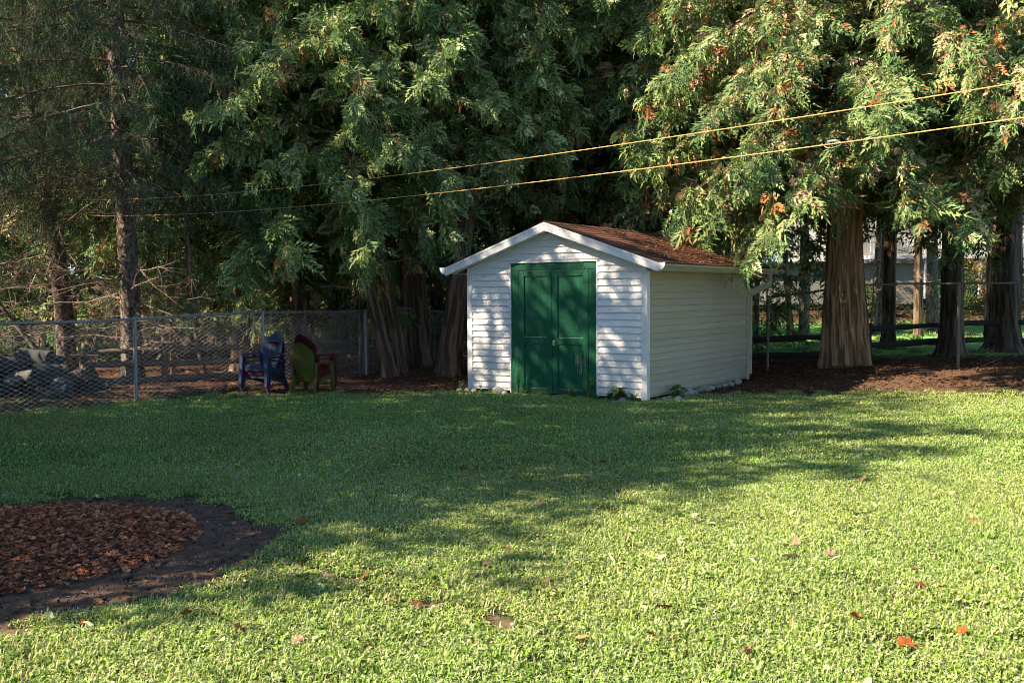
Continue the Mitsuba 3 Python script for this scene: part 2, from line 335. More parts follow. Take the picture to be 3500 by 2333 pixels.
# shingles
def shingle_row(us, vs, zoff, c):
    return hull([[u, v, roof_z(u) + z] for u, z in ((us[0], zoff + .002), (us[0], zoff + .011), (us[1], zoff + .001), (us[1], zoff + .004)) for v in vs])
course, tab = 0.143, 0.300
ncs = int(round((UE1 + .02 - UC) / math.cos(math.atan(SL)) / course * 1.06))
du = (UE1 + .02 - UC) / ncs
sc_r = np.random.default_rng(5)
SHC = [(.055, .021, .015), (.072, .028, .018), (.038, .017, .014), (.065, .032, .023)]
left_mb = MB()
for q in range(ncs):
    off = (q % 2) * tab / 2
    v = -OV - .012 - off
    while v < VB:
        a0, a1 = max(v, -OV - .012), min(v + tab - .007, VB + .01)
        v += tab
        if a1 - a0 < .02: continue
        c = np.array(SHC[sc_r.integers(4)]) * sc_r.uniform(.8, 1.2)
        z = sc_r.uniform(0, .003)
        u_lo = UE1 + .02 - du * q
        m = shingle_row((u_lo, max(u_lo - du * 1.12, UC)), (a0, a1), z, c)
        s_add(f'{shed}__roof', 'shingle', m, 'shingle_bsdf', color=np.tile(c, (len(m.vertices), 1)))
        u_lo = UE0 - .02 + du * q
        m = shingle_row((u_lo, min(u_lo + du * 1.12, UC)), (a0, a1), z, c)
        left_mb.add(m.vertices, m.faces, c)
m = left_mb.mesh()
s_add(f'{shed}__roof', 'far_slope_shingles', m, 'shingle_bsdf', color=left_mb.col(), kind='stuff')
v = -OV - .012
while v < VB:                                                           # ridge caps
    c = np.array(SHC[sc_r.integers(4)]); w = .10
    m = join([hull([[UC + s_ * x, y, roof_z(UC) + .012 - SL * x + t] for x in (0, w) for y, t in ((v, .006), (v, .0), (min(v + .33, VB + .01), .0))]) for s_ in (-1, 1)])
    s_add(f'{shed}__roof', 'ridge_cap', m, 'shingle_bsdf', color=np.tile(c, (len(m.vertices), 1)))
    v += .30

# ------------------------------------------------------------------ trees: foliage pieces
def frond(r, l, pairs, w, droop, c, sub=.10):
    """one flat cedar spray along +x: side branchlets in pairs, drooping towards the tip"""
    v, f, col = [], [], []
    def rh(b, t, wd, cc):
        d = t - b; nrm = np.array([-d[1], d[0], 0]); nrm /= np.linalg.norm(nrm) + 1e-9
        m = b + d * .45 + np.array([0, 0, .004]); n = len(v)
        v.extend([b, m + nrm * wd, t, m - nrm * wd]); f.extend([[n, n + 1, n + 2], [n, n + 2, n + 3]]); col.extend([cc * .85, cc, cc * 1.25, cc])
    def ax(s): return np.array([l * s * (1 - .12 * s * droop), 0, -l * droop * s * s])
    for k in range(pairs):
        s = .08 + .86 * k / pairs
        lb = l * (.62 * (1 - s) ** .8 * (.6 + .4 * min(1, s * 4))) * r.uniform(.8, 1.15)
        for sg in (-1, 1):
            an = math.radians(r.uniform(34, 56)); b = ax(s + .02 * sg)
            t = b + np.array([lb * math.cos(an), sg * lb * math.sin(an), -lb * r.uniform(.05, .45)])
            rh(b, t, w * r.uniform(.7, 1.2), c * r.uniform(.8, 1.2))
            if lb > sub:
                b2 = b + (t - b) * .45; a2 = an * .25
                rh(b2, b2 + np.array([lb * .5 * math.cos(a2), sg * lb * .5 * math.sin(a2), -lb * .2]), w * .8, c * r.uniform(.8, 1.2))
    rh(ax(.75), ax(1.05), w, c * 1.1)
    return np.array(v), np.array(f), np.array(col)
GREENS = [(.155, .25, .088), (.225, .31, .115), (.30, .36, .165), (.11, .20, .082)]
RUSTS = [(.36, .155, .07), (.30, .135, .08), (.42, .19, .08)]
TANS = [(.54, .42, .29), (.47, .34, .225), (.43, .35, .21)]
def spray(seed, fronds, pairs, w, rust, tan, size=1.0, sub=.08):
    r = np.random.default_rng(seed); mb = MB(); L = .50 * size
    pts = np.array([[L * s, .03 * math.sin(3 * s), -.16 * L * s * s] for s in np.linspace(0, 1, 4)])
    tv, tf = tube(pts, [.006, .005, .004, .002], 3, False); mb.add(tv, tf, (.10, .065, .04))
    hue = r.uniform(.85, 1.15)
    for k in range(fronds):
        s = r.uniform(.05, 1); x = r.random()
        base = RUSTS if x < rust else TANS if x < rust + tan else GREENS
        c = np.array(base[r.integers(len(base))]) * r.uniform(.75, 1.25) * hue
        l = r.uniform(.18, .36) * size * (1 if x > rust + tan else .75)
        v, f, cc = frond(r, l, pairs, w, r.uniform(.25, .9), c, sub)
        side = (-1) ** k
        M = mat4((L * s, .03 * math.sin(3 * s), -.16 * L * s * s), side * math.radians(r.uniform(8, 80)) * (1.15 - .8 * s), math.radians(r.uniform(-30, 45)), math.radians(r.uniform(-75, 75)))
        mb.add(v @ M[:3, :3].T + M[:3, 3], f, cc)
    return mb
SPRAYS = {'green': [], 'mixed': [], 'rust': [], 'tanned': [], 'coarse': []}
for kind, n, rust, tan in (('green', 5, .02, .04), ('mixed', 4, .12, .10), ('rust', 3, .50, .10), ('tanned', 4, .06, .38)):
    for q in range(n): SPRAYS[kind].append(group(f'cedar_spray_{kind}_{q}', spray(100 + len(scene) + q, 8, 5, .0138, rust, tan), 'frond_bsdf'))
for q in range(4): SPRAYS['coarse'].append(group(f'cedar_spray_coarse_{q}', spray(400 + q, 6, 3, .026, .05, .08, 1.4, 9), 'frond_bsdf'))
def spruce_spray(seed, green):
    r = np.random.default_rng(seed); mb = MB(); L = .9
    ax = lambda s: np.array([L * s, 0, -.12 * L * s * s])
    tv, tf = tube([ax(s) for s in np.linspace(0, 1, 4)], [.007, .006, .005, .002], 3, False); mb.add(tv, tf, (.11, .085, .07))
    for k in range(19):
        s = r.uniform(.03, 1); b = ax(s); an = (-1) ** k * r.uniform(.3, 1.2); l = r.uniform(.14, .40)
        d = np.array([math.cos(an) * .6, math.sin(an) * .6, -r.uniform(.35, 1.3)]); d /= np.linalg.norm(d)
        e = b + d * l; tv, tf = tube([b, b + d * l * .5 + [0, 0, .01], e], [.0035, .003, .0015], 3, False); mb.add(tv, tf, (.13, .10, .08))
        if r.random() > green: continue
        c = np.array([(.07, .14, .07), (.09, .17, .08), (.055, .115, .06)][r.integers(3)]) * r.uniform(.8, 1.25)
        side = np.cross(d, r.normal(size=3)); side /= np.linalg.norm(side); up = np.cross(d, side)
        n0 = 7; v, f = [], []
        for q in range(n0):
            o = b + d * l * (q + .5) / n0; th = q * 2.4
            for t in (0, 2.1, 4.2):
                w = side * math.cos(th + t) + up * math.sin(th + t); n = len(v)
                v += [o - d * .007, o + d * .007, o + w * .028 + d * .02]; f.append([n, n + 1, n + 2])
        mb.add(v, f, c)
    return mb
SPR = {'green': [group(f'spruce_spray_{q}', spruce_spray(500 + q, .9), 'frond_bsdf') for q in range(4)], 'thin': [group(f'spruce_thin_spray_{q}', spruce_spray(520 + q, .35), 'frond_bsdf') for q in range(3)]}
def dead_branch(seed, L=1.5):
    r = np.random.default_rng(seed); mb = MB()
    def grow(p, d, l, rad, depth):
        n = 4; pts = [p]
        for k in range(n):
            d = d + r.normal(size=3) * .13 + [0, 0, -.05]; d = d / np.linalg.norm(d); pts.append(pts[-1] + d * l / n)
        tv, tf = tube(pts, np.linspace(rad, rad * .3, n + 1), 3 if depth else 5, False)
        mb.add(tv, tf, np.array((.155, .118, .092)) * r.uniform(.5, 1.5))
        if depth < 2:
            for k in range(9 if depth == 0 else 3):
                s = r.uniform(.15, 1); q = pts[min(int(s * n), n - 1)]
                d2 = d + r.normal(size=3) * .75 + [0, 0, -.15]; grow(q, d2 / np.linalg.norm(d2), l * r.uniform(.25, .5) * (1.1 - .5 * s), rad * .45, depth + 1)
    grow(np.zeros(3), np.array([1.0, 0, .05]), L, .013, 0)
    return mb
DEAD = [group(f'dead_branch_{q}', dead_branch(600 + q), 'stick_bsdf') for q in range(7)]

# ------------------------------------------------------------------ trees: builders
def trunk_mesh(pts, rad, sides=18, lobes=0.06, seed=0, flare=1.5, groove=None, root=1.6):
    r = np.random.default_rng(seed)
    p = np.asarray(pts, float); s0 = np.linspace(0, 1, len(p)); n = max(24, int(np.linalg.norm(np.diff(p, axis=0), axis=1).sum() / .22))
    s1 = np.r_[np.linspace(0, .12, 10)[:-1], np.linspace(.12, 1, n)]
    P = np.stack([np.interp(s1, s0, p[:, k]) for k in range(3)], 1); R = np.interp(s1, s0, rad)
    hgt = P[:, 2] - P[0, 2]
    R = R * (1 + (flare - 1) * np.exp(-hgt / .28))
    t = np.gradient(P, axis=0); t /= np.linalg.norm(t, axis=1, keepdims=True)
    a = np.cross(t, [0, 1.0, 0]); a /= np.linalg.norm(a, axis=1, keepdims=True); b = np.cross(t, a)
    th = np.arange(sides + 1) * 2 * np.pi / sides
    ph = r.uniform(0, 6.3, 6)
    prof = 1 + lobes * (np.sin(3 * th + ph[0])[None] * (1 + root * np.exp(-hgt / .35))[:, None] + .7 * np.sin(5 * th + ph[1] + 0)[None] * (1 + root * np.exp(-hgt / .3))[:, None] + .5 * np.sin(8 * th[None] + ph[2] + .7 * hgt[:, None]))
    if groove is not None:
        for g, dep, wd in groove: prof = prof * (1 - dep * np.exp(-(((th[None] - g + .07 * np.sin(hgt * 1.7)[:, None] + np.pi) % (2 * np.pi) - np.pi) / wd) ** 2))
    nz = meshkit.fbm(np.stack([np.cos(th)[None] * 2 + 0 * hgt[:, None], np.sin(th)[None] * 2 + 0 * hgt[:, None], hgt[:, None] * 1.3 + 0 * th[None]], -1) + seed, 3, seed)
    nz[:, -1] = nz[:, 0]
    rr = R[:, None] * prof * (1 + .18 * (nz - .5))
    V = P[:, None] + rr[..., None] * (np.cos(th)[None, :, None] * a[:, None] + np.sin(th)[None, :, None] * b[:, None])
    m = len(th); i, j = np.meshgrid(np.arange(len(P) - 1), np.arange(sides), indexing='ij'); q = (i * m + j).ravel()
    F = np.vstack([np.stack([q, q + m + 1, q + 1], 1), np.stack([q, q + m, q + m + 1], 1)])
    uv = np.stack([np.broadcast_to(th[None] * np.mean(R), rr.shape), np.broadcast_to(hgt[:, None], rr.shape)], -1).reshape(-1, 2)
    return trimesh.Trimesh(V.reshape(-1, 3), F, process=False), uv
def add_trunk(tree, name, pts, rad, bsdf, seed, **k):
    m, uv = trunk_mesh(pts, rad, seed=seed, **k)
    return part(tree, name, m, bsdf, True, uv=uv)
class Counter:
    def __init__(s): s.n = {}
    def key(s, base): s.n[base] = s.n.get(base, 0) + 1; return f'{base}__{s.n[base]:04d}'
CT = Counter()
VIEW_T = 1750 / 3403 * 1.06
def in_view(p, pad=1.3):
    return p[1] > 0 and abs(p[0]) < p[1] * VIEW_T + pad and p[2] < H + p[1] * 0.315 + pad + .4
def cedar_crown(tree, axis, z0, z1, rfun, seed, per_m=14, kinds=(('green', 1.0),), step=.19, inner=.30, mask=None, droop=.55, spread=2, az0=None, scale=1.0, coarse=False, limbs=True):
    """boughs from the trunk line axis(z) out to rfun(z, azimuth), carrying drooping sprays"""
    r = np.random.default_rng(seed); lm = MB(); names = [k for k, _ in kinds]; pw = np.array([w for _, w in kinds]); pw = pw / pw.sum()
    n = int((z1 - z0) * per_m)
    for b in range(n):
        z = z0 + (z1 - z0) * (b + r.uniform(0, 1)) / n; az = b * 2.39996 + r.uniform(-.5, .5)
        R = rfun(z, az) * r.uniform(.72, 1.08)
        if R < .25: continue
        a = np.array(axis(z)); d = np.array([math.cos(az), math.sin(az), 0]); rise = r.uniform(.10, .35); dr_ = droop * r.uniform(.6, 1.3)
        bow = r.uniform(-.18, .18); perp = np.array([-d[1], d[0], 0])
        def pt(t): return a + d * R * t + perp * R * bow * t * t + np.array([0, 0, R * (rise * t - (rise + dr_ * .5) * t * t)])
        hue = None
        ts = np.arange(max(inner, .12 / R), 1.0, step / R)
        vis = in_view(pt(.8), 1.2)
        if limbs and vis:
            tv, tf = tube([pt(t) for t in np.linspace(0, .95, 6)], np.linspace(.012 + .008 * R, .005, 6), 4, False); lm.add(tv, tf, (.15, .11, .085))
        for t in ts:
            p = pt(t); g = pt(min(t + .05, 1.05)) - p; hd = math.atan2(g[1], g[0]); pit = -math.atan2(g[2], math.hypot(g[0], g[1]))
            for q in range(spread):
                p2 = p + r.normal(size=3) * .07
                if mask is not None and not mask(p2): continue
                v = in_view(p2); back = v and not coarse and p2[1] > a[1] + .3
                if not v and r.random() > .25 or back and r.random() > .38: continue
                v = v and not back
                nz = float(meshkit.fbm(np.array([[p2[0] * .9, p2[1] * .9, p2[2] * 1.1 + 5]]), 3, 17)[0]); nz = min(max((nz - .22) / .56 + r.normal() * .16, 0), .999)
                kd = 'coarse' if (coarse or not v) else names[int(np.searchsorted(np.cumsum(pw), nz, 'right'))]
                s = r.uniform(.6, 1.4) * (scale if v or back else 1.7)
                side = (-1) ** q * r.uniform(.1, .95) * (1.1 - .5 * t)
                M = mat4(p2, hd + side * 1.25, pit + r.uniform(-.35, .50), r.uniform(-.9, .9), s)
                gl = SPRAYS[kd]; inst(CT.key(f'{tree}__crown'), gl[r.integers(len(gl))], M)
    if limbs and lm.n: part(tree, 'limbs', lm.mesh(), 'stick_bsdf', color=lm.col(), kind='stuff')
def dead_twigs(tree, axis, zs, n, seed, rlen=(.7, 1.3), azr=None):
    r = np.random.default_rng(seed); tag(f'{tree}__dead_branches', kind='stuff')
    for k in range(n):
        z = r.uniform(*zs); az = r.uniform(*(azr or (0, 2 * math.pi)))
        M = mat4(axis(z), az, r.uniform(-.25, .45), r.uniform(0, 6.28), r.uniform(*rlen))
        inst(CT.key(f'{tree}__dead_branches'), DEAD[r.integers(len(DEAD))], M)
def line(p0, p1):
    p0, p1 = np.array(p0, float), np.array(p1, float)
    return lambda z: p0 + (p1 - p0) * (z - p0[2]) / (p1[2] - p0[2])
def poly_axis(pts):
    P = np.array(pts, float)
    return lambda z: np.array([np.interp(z, P[:, 2], P[:, 0]), np.interp(z, P[:, 2], P[:, 1]), z])
def ov(R, z0, z1, low=.75, ax=None, k=.0):
    """crown outline: nearly full from low down, closing to the top; k makes it lumpy"""
    def f(z, az):
        t = (z - z0) / (z1 - z0); e = (low + (1 - low) * min(1, t * 5)) * max(0, 1 - t ** 1.6) ** .75
        return R * e * (1 + k * math.sin(2 * az + z * 1.1) + .8 * k * math.sin(3 * az - z * 1.9))
    return f

# ------------------------------------------------------------------ trees: the ones beside and behind the yard
def tree(label, grp=None, cat='tree', name='cedar_tree'): return thing(name, label, cat, grp)
# two spruces at the left
A1 = [(-9.26, 20.74, -.1), (-9.33, 20.7, 1.46), (-9.51, 20.7, 3.72), (-9.79, 20.7, 5.26), (-10.01, 20.7, 7.06), (-10.2, 20.7, 15)]
sp1 = tree('leaning spruce at the far left with a bare lower trunk and dead twigs', name='spruce_tree')
add_trunk(sp1, 'trunk', A1, [.19, .18, .165, .155, .14, .03], 'spruce_bark', 21, lobes=.03, flare=1.35)
A2 = [(-6.78, 17.76, -.1), (-6.80, 17.76, 1.5), (-6.95, 17.8, 6.1), (-7.0, 17.8, 15)]
sp2 = tree('spruce with a sunlit flaky trunk just behind the wire fence at left', name='spruce_tree')
add_trunk(sp2, 'trunk', A2, [.185, .17, .15, .03], 'spruce_bark', 22, lobes=.03, flare=1.4)
def spruce_crown(tr, axis, z0, z1, R, seed, per_m=9, thin=.5, rise=.05):
    r = np.random.default_rng(seed); lm = MB(); n = int((z1 - z0) * per_m)
    for b in range(n):
        z = z0 + (z1 - z0) * (b + r.random()) / n; az = b * 2.4 + r.uniform(-.4, .4)
        L = R * r.uniform(.7, 1.1) * max(.15, 1 - ((z - z0) / (z1 - z0)) ** 1.3); a = axis(z); d = np.array([math.cos(az), math.sin(az), 0])
        pt = lambda t: a + d * L * t + np.array([0, 0, L * (rise * t - .38 * t * t + .12 * t ** 3)])
        if in_view(pt(.7), 1): tv, tf = tube([pt(t) for t in np.linspace(0, 1, 6)], np.linspace(.028, .008, 6), 4, False); lm.add(tv, tf, (.11, .09, .075))
        for t in np.arange(.25, 1, .28 / L):
            p = pt(t); v = in_view(p)
            if not v and r.random() > .3: continue
            for q in (-1, 1, 0)[: 3 if t > .5 else 2]:
                M = mat4(p, az + q * r.uniform(.3, .9), r.uniform(.1, .7), r.uniform(-.4, .4), r.uniform(.7, 1.1) * (1 if v else 1.6))
                g = SPR['thin' if r.random() < thin else 'green']; inst(CT.key(f'{tr}__crown'), g[r.integers(len(g))], M)
    part(tr, 'limbs', lm.mesh(), 'stick_bsdf', color=lm.col(), kind='stuff')
spruce_crown(sp1, poly_axis(A1), 3.4, 14.5, 2.6, 31, 13, .55)
spruce_crown(sp2, poly_axis(A2), 3.6, 14.5, 2.3, 32, 12, .45)
dead_twigs(sp1, poly_axis(A1), (.9, 6.5), 80, 33, (.8, 1.7))
dead_twigs(sp2, poly_axis(A2), (.7, 5.0), 64, 34, (.7, 1.4))

# cedar clump left of the shed
def cedar(label, stems, bark_, crown, seed, grp=None, dead=0, **k):
    t = tree(label, grp)
    for n, (pts, rad, kk) in enumerate(stems): add_trunk(t, 'trunk' if n == 0 else 'stem', pts, rad, bark_, seed + n, **kk)
    ax = poly_axis(stems[0][0])
    cedar_crown(t, ax, *crown, seed=seed, **k)
    if dead: dead_twigs(t, ax, (crown[0] - 1.5, crown[0] + 1.2), dead, seed + 50, (.5, 1.1))
    return t
MIX = (('green', .78), ('mixed', .16), ('rust', .06))
cedar('cedar behind the blue chairs with foliage hanging over the wire fence', [([(-5.6, 20.6, -.1), (-5.6, 20.6, 3), (-5.5, 20.4, 13)], [.2, .17, .03], dict(lobes=.05))], 'cedar_bark',
      (2.05, 12.5, ov(3.3, 2.0, 12.5, .85, k=.12)), 41, kinds=MIX, dead=12)
cedar('dark cedar trunk behind the fence directly above the green chairs', [([(-4.45, 21.0, -.1), (-4.45, 21.0, 3), (-4.4, 20.8, 12)], [.2, .17, .03], dict(lobes=.05)), ([(-3.85, 21.6, -.1), (-3.82, 21.6, 3), (-3.8, 21.5, 7)], [.16, .13, .05], dict(lobes=.05))], 'cedar_bark',
      (2.4, 12, ov(3.5, 2.3, 12, .85, k=.14)), 42, kinds=MIX, dead=12)
cedar('leaning twin stemmed cedar with a sunlit left edge, left of the shed clump', [([(-2.35, 19.02, -.1), (-2.42, 19.0, .5), (-2.62, 18.95, 1.3), (-2.8, 18.9, 2.3), (-2.9, 18.7, 4), (-2.9, 18.6, 12)], [.15, .125, .115, .11, .09, .03], dict(lobes=.10, flare=1.5)),
      ([(-2.13, 19.3, -.1), (-2.22, 19.3, .8), (-2.52, 19.3, 2.3), (-2.6, 19.3, 6)], [.13, .11, .10, .05], dict(lobes=.08, flare=1.5)), ([(-3.0, 19.75, -.1), (-3.0, 19.75, 1.5)], [.05, .045], dict(lobes=.05, sides=10))], 'cedar_bark',
      (3.1, 12, ov(2.6, 3.0, 12, .85, k=.15)), 43, kinds=MIX, dead=10)
cedar('thick upright cedar in the middle of the clump beside the shed', [([(-1.85, 20.75, -.1), (-1.9, 20.75, .9), (-2.02, 20.7, 2.6), (-2.0, 20.5, 12)], [.24, .20, .18, .03], dict(lobes=.08, flare=1.5)),
      ([(-2.15, 20.5, -.1), (-2.2, 20.5, 1.0), (-2.2, 20.5, 2.9), (-2.2, 20.5, 5)], [.12, .11, .08, .04], dict(lobes=.08, flare=1.3)), ([(-1.5, 20.2, -.1), (-1.48, 20.2, .5)], [.09, .03], dict(lobes=.15, sides=12, flare=1.6))], 'cedar_bark',
      (3.7, 13, ov(3.2, 3.6, 13, .8, k=.14)), 44, kinds=(('green', .62), ('mixed', .28), ('rust', .10)), dead=8)
cedar('cedar leaning right behind the left eave of the shed', [([(-1.26, 19.2, -.1), (-1.2, 19.2, .7), (-1.05, 19.2, 1.7), (-.95, 19.3, 2.6), (-.6, 19.6, 5), (-.5, 19.6, 12)], [.23, .20, .19, .17, .12, .03], dict(lobes=.07, flare=1.45))], 'cedar_bark',
      (4.4, 12.5, ov(2.6, 4.3, 12.5, .8, k=.15)), 45, kinds=(('green', .70), ('mixed', .22), ('rust', .08)), dead=6)
cedar('dark cedar trunk rising behind the ridge of the shed roof', [([(1.75, 23.0, -.1), (1.75, 23.0, 4), (1.75, 23.0, 12)], [.26, .21, .03], dict(lobes=.06))], 'cedar_bark',
      (4.2, 12.5, ov(3.4, 4.0, 12.5, .8, k=.14)), 46, kinds=(('green', .8), ('mixed', .2)), dead=16)
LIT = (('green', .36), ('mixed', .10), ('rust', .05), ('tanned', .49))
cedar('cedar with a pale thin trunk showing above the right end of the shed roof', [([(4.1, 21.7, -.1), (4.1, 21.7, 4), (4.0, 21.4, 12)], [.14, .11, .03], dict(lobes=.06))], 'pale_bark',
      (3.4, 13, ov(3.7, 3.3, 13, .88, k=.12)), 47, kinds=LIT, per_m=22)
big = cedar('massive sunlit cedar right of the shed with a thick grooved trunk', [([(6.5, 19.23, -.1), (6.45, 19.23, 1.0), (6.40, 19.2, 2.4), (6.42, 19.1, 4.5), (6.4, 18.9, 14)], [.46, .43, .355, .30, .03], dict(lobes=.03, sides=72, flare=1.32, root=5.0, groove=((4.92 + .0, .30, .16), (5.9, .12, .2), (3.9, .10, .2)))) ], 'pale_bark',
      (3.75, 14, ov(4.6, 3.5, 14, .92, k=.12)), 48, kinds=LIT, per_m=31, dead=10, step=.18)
# the bough that hangs over the gutter end of the shed
cedar_crown(big, lambda z: np.array([6.2, 18.9, z]), 3.25, 4.2, lambda z, az: 3.0 if math.cos(az - 3.45) > .78 else 0, seed=148, per_m=70, kinds=LIT, droop=.6)
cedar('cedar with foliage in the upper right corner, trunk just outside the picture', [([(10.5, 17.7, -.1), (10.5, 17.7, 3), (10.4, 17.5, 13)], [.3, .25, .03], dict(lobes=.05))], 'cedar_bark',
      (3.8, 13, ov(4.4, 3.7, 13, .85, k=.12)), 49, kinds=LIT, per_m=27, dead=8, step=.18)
# trees beyond the right fence
for lab, x, y, r0, z0, R, sd in (('slim dark trunk beyond the fence immediately right of the massive cedar', 10.69, 28.2, .17, 4.8, 2.6, 61), ('thick dark trunk with flared foot behind the right fence post', 11.02, 24.9, .25, 4.5, 3.0, 62), ('thick dark trunk with flared foot at the right edge of the picture', 13.2, 26.6, .36, 4.7, 3.2, 63)):
    cedar(lab, [([(x, y, -.1), (x, y, 3), (x, y, 12)], [r0 * 1.06, r0, .04], dict(lobes=.07, sides=24, flare=1.75))], 'cedar_bark', (z0, 12, ov(R, z0 - .2, 12, .8, k=.12)), sd, kinds=(('green', .75), ('mixed', .25)), per_m=9, dead=14)
for n, (lab, sx, d, r0, lean, bk) in enumerate((('thin grey trunk seen just right of the shed downspout', 2585, 32, .085, .1, 'spruce_bark'), ('thin slanted dark trunk beyond the lawn right of the shed', 2706, 37, .11, -.55, 'cedar_bark'), ('pale footed trunk at the far lawn edge right of the shed', 2748, 37.5, .18, .0, 'spruce_bark'),
        ('left one of two close thin trunks behind the massive cedar', 2985, 38, .12, .35, 'spruce_bark'), ('right one of two close thin trunks behind the massive cedar', 3003, 38.5, .11, .3, 'spruce_bark'), ('dark trunk in front of the grey outbuilding wall', 3140, 36, .15, -.1, 'cedar_bark'),
        ('straight pale trunk on the bank between two thick dark trunks', 3186, 40, .22, -.05, 'spruce_bark'), ('straight dark trunk before the white balcony railing', 3383, 41, .18, .05, 'cedar_bark'), ('pale trunk beside the thick tree at the right edge', 3418, 40, .22, .15, 'spruce_bark'))):
    x = (sx - 1750) / 3403 * d; g = float(gh(x, d))
    t = tree(lab, name='cedar_tree')
    add_trunk(t, 'trunk', [(x, d, g - .1), (x + lean * .4, d, g + 2.5), (x + lean, d, g + 8)], [r0 * 1.1, r0, r0 * .6], bk, 70 + n, lobes=.04, sides=12, flare=1.3)
    cedar_crown(t, line((x, d, 0), (x + lean, d, 8)), g + 5.0, 11.5, ov(2.3, 4.6, 11.5, .7), 170 + n, per_m=3, coarse=True, step=.4, kinds=(('green', 1),), limbs=False)
    dead_twigs(t, line((x, d, 0), (x + lean, d, 8)), (g + 1.6, g + 4.2), 8, 270 + n, (.8, 1.3))
# closed rows behind, so that no sky shows through
r = np.random.default_rng(90)
n = 0
for row, (yy, x0, x1, stp) in enumerate(((24.6, -17, 4.5, 1.9), (28.5, -20, 7.0, 2.2), (47, -8, 30, 3.2), (36, -9, 7.5, 2.3))):
    for x in np.arange(x0, x1, stp):
        x2, y2 = x + r.uniform(-.5, .5), yy + r.uniform(-.8, .8) + (1.2 if x < -7 else 0)
        if row == 2 and y2 < 46.4: y2 = 46.4
        g = float(gh(x2, y2)); hgt = r.uniform(12, 15) + (5 if row == 2 else 0); z0 = g + (.9 if row != 2 else r.uniform(5.0, 6.0))
        t = tree('dark conifer in the closed rows of trees behind the yard', 'conifers in the rows behind the yard')
        add_trunk(t, 'trunk', [(x2, y2, g - .1), (x2, y2, g + 4), (x2, y2, hgt)], [.17, .14, .03], 'cedar_bark', 900 + n, lobes=.04, sides=9, flare=1.3)
        cedar_crown(t, line((x2, y2, 0), (x2, y2, 10)), z0, hgt, ov(2.2 if row != 2 else 2.8, z0, hgt, .8), 300 + n, per_m=5 if row < 2 else 2.5, coarse=True, step=.46, inner=.15, kinds=(('green', 1),), limbs=False, scale=1.1 if row < 2 else 1.7)
        if row == 0: dead_twigs(t, line((x2, y2, 0), (x2, y2, 10)), (.4, 3.2), 16, 800 + n, (.9, 1.6))
        n += 1
# sapling stems between the spruces and the cedars
sap = tree('thin bare leaning sapling behind the wire fence left of the chairs', name='sapling')
add_trunk(sap, 'trunk', [(-5.72, 18.6, -.1), (-5.9, 18.6, .8), (-6.0, 18.6, 1.9), (-6.1, 18.7, 3.4)], [.055, .045, .05, .03], 'pale_bark', 95, lobes=.03, sides=9, flare=1.6)
dead_twigs(sap, line((-5.72, 18.6, 0), (-6.1, 18.7, 3.4)), (.8, 2.8), 12, 96, (.4, .9))
sap = tree('second thin bare stem between the sunlit spruce and the leaning sapling', name='sapling')
add_trunk(sap, 'trunk', [(-6.45, 18.9, -.1), (-6.5, 18.9, 1.6), (-6.5, 19, 3.2)], [.04, .035, .02], 'pale_bark', 97, lobes=.03, sides=8, flare=1.4)
dead_twigs(sap, line((-6.45, 18.9, 0), (-6.5, 19, 3.2)), (.6, 2.6), 10, 98, (.4, .9))
sap = tree('pale dead stems leaning across the gap left of the leaning spruce', name='sapling')
add_trunk(sap, 'trunk', [(-8.1, 17.6, .3), (-8.9, 17.6, 1.3), (-9.5, 17.6, 2.1)], [.05, .04, .02], 'spruce_bark', 99, lobes=.03, sides=8, flare=1.0)
# trees along the left side of the yard, out of the picture, whose shade lies on the lawn
for n, (x, y, hgt, R) in enumerate(((-8.9, 3.0, 3.6, 1.2), (-8.8, 3.9, 4.9, 1.3), (-8.8, 4.8, 6.4, 1.4), (-8.8, 5.6, 7.9, 1.5), (-8.8, 6.5, 9.5, 1.6), (-8.8, 7.5, 10.9, 1.7), (-9.0, 8.7, 11.7, 1.7), (-9.2, 10.0, 11.9, 1.8), (-9.8, 11.6, 11.6, 1.7), (-10.8, 9.4, 11.0, 1.7), (-10.6, 7.0, 9.9, 1.7), (-10.4, 5.0, 7.0, 1.5), (-10.3, 13.5, 11.6, 1.6), (-11.2, 15.2, 12, 1.9), (-11.4, 12.6, 11.5, 1.7))):
    t = tree('cedar in the row along the left side of the yard', 'cedars along the left side of the yard')
    add_trunk(t, 'trunk', [(x, y, -.1), (x, y, 2), (x, y, hgt)], [.16, .14, .02], 'cedar_bark', 950 + n, lobes=.05, sides=10)
    cedar_crown(t, line((x, y, 0), (x, y, 10)), .9, hgt, ov(R, .8, hgt * 1.17, .9), 350 + n, per_m=15 if n < 12 else 9 if n == 12 else 4, coarse=True, step=.38, inner=.2, kinds=(('green', 1),), limbs=False)

for n, (x, y, hgt, R) in enumerate(((12.4, 13.5, 13, 2.6), (12.0, 9.5, 12, 2.5), (11.6, 5.5, 12, 2.5), (11.8, 1.5, 11, 2.5), (-9.5, -1, 5, 1.6), (9, -3, 9, 2.6), (4, -11, 8, 2.4), (-3, -11.5, 9, 2.4))):
    t = tree('cedar standing round the yard outside the picture', 'cedars round the yard outside the picture')
    add_trunk(t, 'trunk', [(x, y, -.1), (x, y, 2), (x, y, hgt)], [.2, .17, .02], 'cedar_bark', 980 + n, lobes=.05, sides=10)
    cedar_crown(t, line((x, y, 0), (x, y, 10)), .9, hgt, ov(R, .8, hgt, .9), 380 + n, per_m=4, coarse=True, step=.5, inner=.3, kinds=(('green', 1),), limbs=False)

